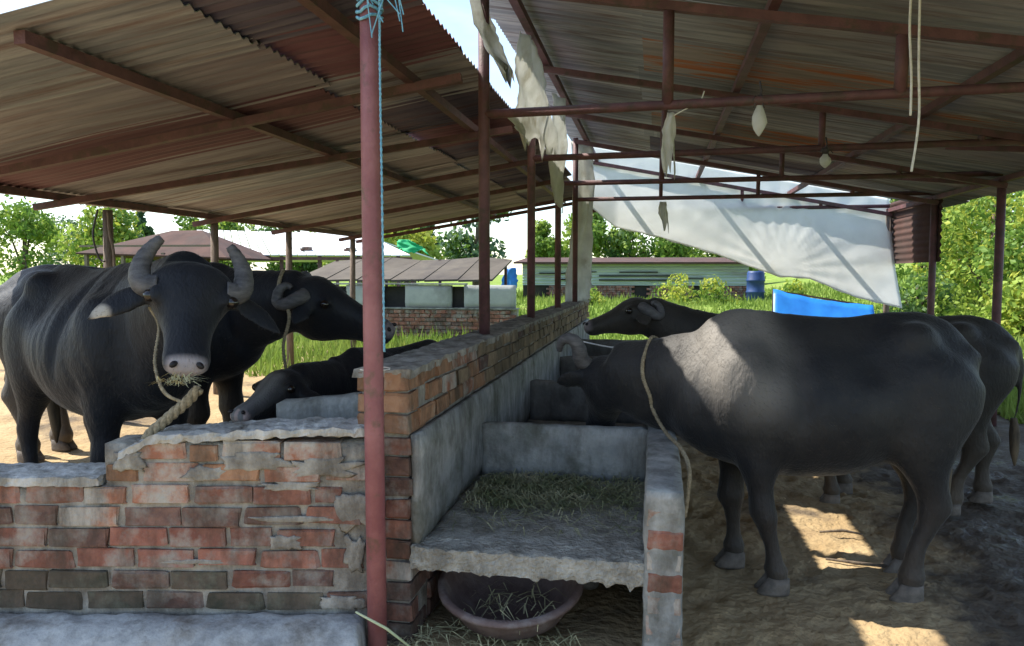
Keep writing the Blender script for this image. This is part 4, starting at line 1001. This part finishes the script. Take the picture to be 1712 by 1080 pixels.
# ------------------------------------------------------------------ buildings behind
# white-roofed shed
wr = thing('farm_shed', 'distant farm shed with a long bright white roof', 'shed', (0, 0, 0))
mb = MB()
top = [(-17.6, 26.5, 3.22), (-10.6, 26.5, 2.98)]; bot = [(-15.9, 23.6, 2.18), (-7.9, 23.6, 2.12)]
nn_ = 24
for i in range(nn_):
    f0, f1 = i/nn_, (i+1)/nn_; g = .006
    a, b_, c, d_ = [Vector(p).lerp(Vector(q), f) for (p, q), f in (((top[0], top[1]), f0+g*.5), ((top[0], top[1]), f1-g*.5), ((bot[0], bot[1]), f1-g*.5), ((bot[0], bot[1]), f0+g*.5))]
    sh = MB(); up = Vector((0, 0, .05 + .012*(i % 2))); dn = Vector((0,0,.02))
    sh.add([a+up, b_+up, c+up, d_+up, a+dn, b_+dn, c+dn, d_+dn], [(0,3,2,1), (4,5,6,7), (0,1,5,4), (1,2,6,5), (2,3,7,6), (3,0,4,7)]); sh.build('roof_sheet', M['roof_white'], wr)
sh = MB(); sh.add([Vector(p)+Vector((0,0,.0)) for p in (top[0], top[1], (-8.6, 29.5, 2.1), (-18, 29.5, 2.1))] + [Vector(p)+Vector((0,0,-.05)) for p in (top[0], top[1], (-8.6, 29.5, 2.1), (-18, 29.5, 2.1))],
    [(0,1,2,3), (7,6,5,4), (0,4,5,1), (1,5,6,2), (2,6,7,3), (3,7,4,0)]); sh.build('rear_roof', M['roof_white'], wr)
for x in (-15.4, -14.0, -12.6, -11.2, -9.8, -8.4): bar('post', wr, (x, 23.8, .2), (x, 23.8, 2.16), .05, M['paint_dark'])
bar('beam', wr, (-15.9, 23.7, 2.1), (-7.9, 23.7, 2.05), .05, M['paint_dark'])
for x, z, yy_ in ((-14.3, 2.40, 24.1), (-11.8, 2.38, 24.1), (-10.2, 2.35, 24.1)):
    mb = MB(); mb.box((x-.14, yy_-.1, z-.03), (x+.14, yy_+.1, z+.10)); mb.box((x-.2, yy_-.12, z-.03), (x-.1, yy_+.1, z+.05))
    o = mb.build('brick_weight', M['brick_dark']); tag(o, 'dark weight lying on the white roof, ' + {-14.3: 'near its left end', -11.8: 'in its middle', -10.2: 'near its right end'}[x], 'roof weight', 'weights on the white roof')
# brown tent-roofed shelter
br_ = thing('shelter', 'small shelter with a rust brown sagging tent roof at the left', 'shelter', (0, 0, 0))
ap = [(-15.7, 22.3, 2.98), (-14.6, 22.3, 2.98)]; lo_ = [(-17.9, 20.6, 2.22), (-12.7, 20.6, 2.05)]; hi_ = [(-17.9, 24.2, 2.1), (-12.9, 24.2, 2.05)]
def slab(mb, P, th=.05):
    P = [Vector(p) for p in P]; n = len(P); dn = Vector((0,0,-th))
    mb.add(P + [p+dn for p in P], [tuple(range(n)), tuple(range(2*n-1, n-1, -1))] + [(i, n+i, n+(i+1) % n, (i+1) % n) for i in range(n)])
for q in ((lo_[0], lo_[1], ap[1], ap[0]), (hi_[1], hi_[0], ap[0], ap[1]), (hi_[0], lo_[0], ap[0]), (lo_[1], hi_[1], ap[1])):
    mb = MB(); slab(mb, q); mb.build('roof_panel', M['roof_brown'], br_)
bar('beam', br_, (-17.7, 20.55, 2.42), (-13.0, 20.55, 2.40), .03, M['wood_post'])
for x in (-17.6, -16.3, -14.9, -13.2): bar('post', br_, (x, 20.7, .2), (x, 20.7, 2.2), .05, M['wood_post'])
# wall with grey panels on a brick base, and the faded roof behind
gw = thing('panel_wall', 'grey panelled trough wall on a red brick base beyond the left trough', 'wall', (0, 0, 0))
mb = MB(); mb.box((-8.3, 16.02, -.1), (-2.95, 16.2, .775)); mb.build('core', M['mortar'], gw)
for c in range(8):
    z = .10 + .0875*c; x = -8.3 + (.12 if c % 2 else 0)
    while x < -3.1:
        if x > -6.6: brick(pick([('brick_dull', 4), ('brick_red', 2), ('brick_dark', 1)]), gw, (x + .115, 16.0, z), 0, 1, .9, 1)
        x += .243
mb = MB(); mb.box((-8.32, 15.93, .776), (-2.93, 16.22, .80)); mb.build('coping', M['concrete'], gw)
xs = [-8.3, -7.1, -6.92, -6.0, -5.82, -5.72, -4.25, -4.05, -3.98, -2.98]
for a, b_ in ((-8.3, -7.15), (-6.9, -6.02), (-5.5, -4.42), (-4.14, -2.98)):
    rough('panel', (a, 15.99, .802), (b_, 16.12, 1.31), M['wall_grey'], gw, res=.12, amp=.008)
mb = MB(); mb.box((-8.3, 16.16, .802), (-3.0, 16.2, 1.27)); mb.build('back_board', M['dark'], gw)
mb = MB(); mb.box((-8.32, 15.95, 1.312), (-4.1, 16.2, 1.345)); mb.build('rail', M['concrete'], gw)
fr = thing('shelter', 'low shelter with a faded brown sheet roof behind the grey panel wall', 'shelter', (0, 0, 0))
for q in range(6):
    x0 = -9.2 + q*.88; mb = MB()
    slab(mb, ((x0, 18.0, 1.40+.0*q), (x0+.86, 18.0, 1.42), (x0+.86, 20.6, 1.98 + .05*math.sin(q*2)), (x0, 20.6, 1.98 + .05*math.sin(q*2-2)))); mb.build('roof_sheet', M['thatch'], fr)
for x in (-9.1, -7.6, -6.0, -4.1): bar('post', fr, (x, 18.05, .1), (x, 18.05, 1.42), .035, M['paint_dark']); bar('post', fr, (x, 20.5, .1), (x, 20.5, 1.95), .035, M['paint_dark'])
cloth('green_net', 'green shade netting draped beside the end of the white roof', 'netting',
      [((-8.9, 25.2, 2.75), (-8.5, 25.2, 2.75)), ((-8.9, 25.1, 2.55), (-8.0, 25.1, 2.5)), ((-8.8, 25.0, 2.35), (-7.7, 25.0, 2.3))], .01, M['greencloth'], .05, 4)
# mint shed
ms_ = thing('farm_shed', 'long low shed with pale mint corrugated sides on a brick base, beyond the field', 'shed', (0, 0, 0))
for q in range(9):
    x0 = -5.3 + q*.98; mb = MB(); vs = []; fs = []
    for j in range(25):
        z = 1.10 + .88*j/24; yy_ = 30 + .02*math.sin(j*1.9) + .012*(q % 2)
        vs += [(x0, yy_, z), (x0+.985, yy_, z), (x0, yy_+.03, z), (x0+.985, yy_+.03, z)]
    for j in range(24): a = j*4; fs += [(a, a+1, a+5, a+4), (a+2, a+6, a+7, a+3), (a, a+4, a+6, a+2), (a+1, a+3, a+7, a+5)]
    mb.add(vs, fs); mb.build('side_sheet', M['mint'], ms_)
for (x0, x1, z0, z1) in ((-2.2, .9, 1.28, 1.34), (-2.2, .9, 1.45, 1.50), (-3.9, -2.6, 1.3, 1.36), (-1.4, .1, 1.60, 1.64), (-4.6, -3.2, 1.55, 1.6), (-3.1, -2.3, 1.62, 1.65), (1.0, 1.9, 1.36, 1.39)):
    mb = MB(); mb.box((x0, 29.93, z0), (x1, 29.985, z1)); mb.build('gap', M['dark'], ms_)
mb = MB(); slab(mb, ((-5.6, 29.6, 2.03), (3.7, 29.6, 2.0), (3.7, 33, 2.25), (-5.6, 33, 2.28)), .07); mb.build('roof', M['roof_brown'], ms_)
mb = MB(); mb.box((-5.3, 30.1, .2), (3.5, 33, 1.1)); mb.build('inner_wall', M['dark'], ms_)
for (x0, x1) in ((-4.2, -2.9), (-2.5, -1.0), (-.2, 1.3), (2.1, 3.4)):
    c_ = 0; z = .5
    while z < 1.08:
        x = x0 - (.12 if c_ % 2 else 0)
        while x < x1:
            brick('brick_dull', ms_, (x+.11, 30.05, z), 0, 1.0, 1, 1.05); x += .245
        z += .09; c_ += 1
dm = thing('drum', 'dark blue plastic drum standing at the right end of the mint shed', 'drum', (3.65, 28.9, .5)); dm.scale = (.8, .8, .85)
mb = MB(); mb.loft([[Vector((r_*math.cos(a*math.pi/10), r_*math.sin(a*math.pi/10), z)) for a in range(20)] for (r_, z) in ((.38, 0), (.40, .05), (.40, .4), (.43, .43), (.43, .48), (.40, .51), (.40, .9), (.43, .93), (.43, .98), (.40, 1.01), (.39, 1.28), (.34, 1.36))])
mb.build('barrel', M['bluedark'], dm, smooth=True); mb = MB(); mb.tube([(.15, 0, 1.35), (.15, 0, 1.40)], .05, 10); mb.build('cap', M['bluedark'], dm)
cloth('blue_sheet', 'bright blue plastic sheet hanging at the left end of the mint shed', 'plastic sheet',
      [((-5.6, 28, 1.75), (-5.2, 28, 1.8)), ((-5.75, 28, 1.3), (-5.15, 28, 1.3)), ((-5.85, 28, .6), (-5.25, 28, .6))], .01, M['bluetarp'], .05, 9)
# blue tarp cover over the feed heap
bt = thing('feed_cover', 'bright blue tarpaulin stretched over a low frame behind the right buffalo', 'tarpaulin', (0, 0, 0))
mb = MB(); vs = []; nu_, nv_ = 20, 8
for j in range(nv_+1):
    for i in range(nu_+1):
        u_, v_ = i/nu_, j/nv_; x = 2.05 + 1.65*u_ ; zt = 1.285 - .27*u_ - .05*math.sin(u_*math.pi); y = 13.5 + .35*v_
        z = zt*(1 - 0) - .95*(1-v_)**.8*.9 if False else zt - (1-v_)*.75
        vs.append((x - .08*(1-v_)*(1-u_), y - .3*(1-v_) + .03*noise.noise(Vector((u_*6, v_*4, 2))), z + .015*noise.noise(Vector((u_*9, v_*3, 5)))))
W_ = nu_+1; mb.add(vs, [(j*W_+i, j*W_+i+1, (j+1)*W_+i+1, (j+1)*W_+i) for j in range(nv_) for i in range(nu_)])
o = mb.build('sheet', M['bluetarp'], bt, smooth=True); o.modifiers.new('t', 'SOLIDIFY').thickness = .004
for x, z in ((2.06, 1.27), (3.65, 1.0)): bar('post', bt, (x, 13.86, 0), (x, 13.86, z), .02, M['paint_dark'])
bar('rail', bt, (2.06, 13.88, 1.26), (3.68, 13.88, .99), .015, M['paint_dark'])
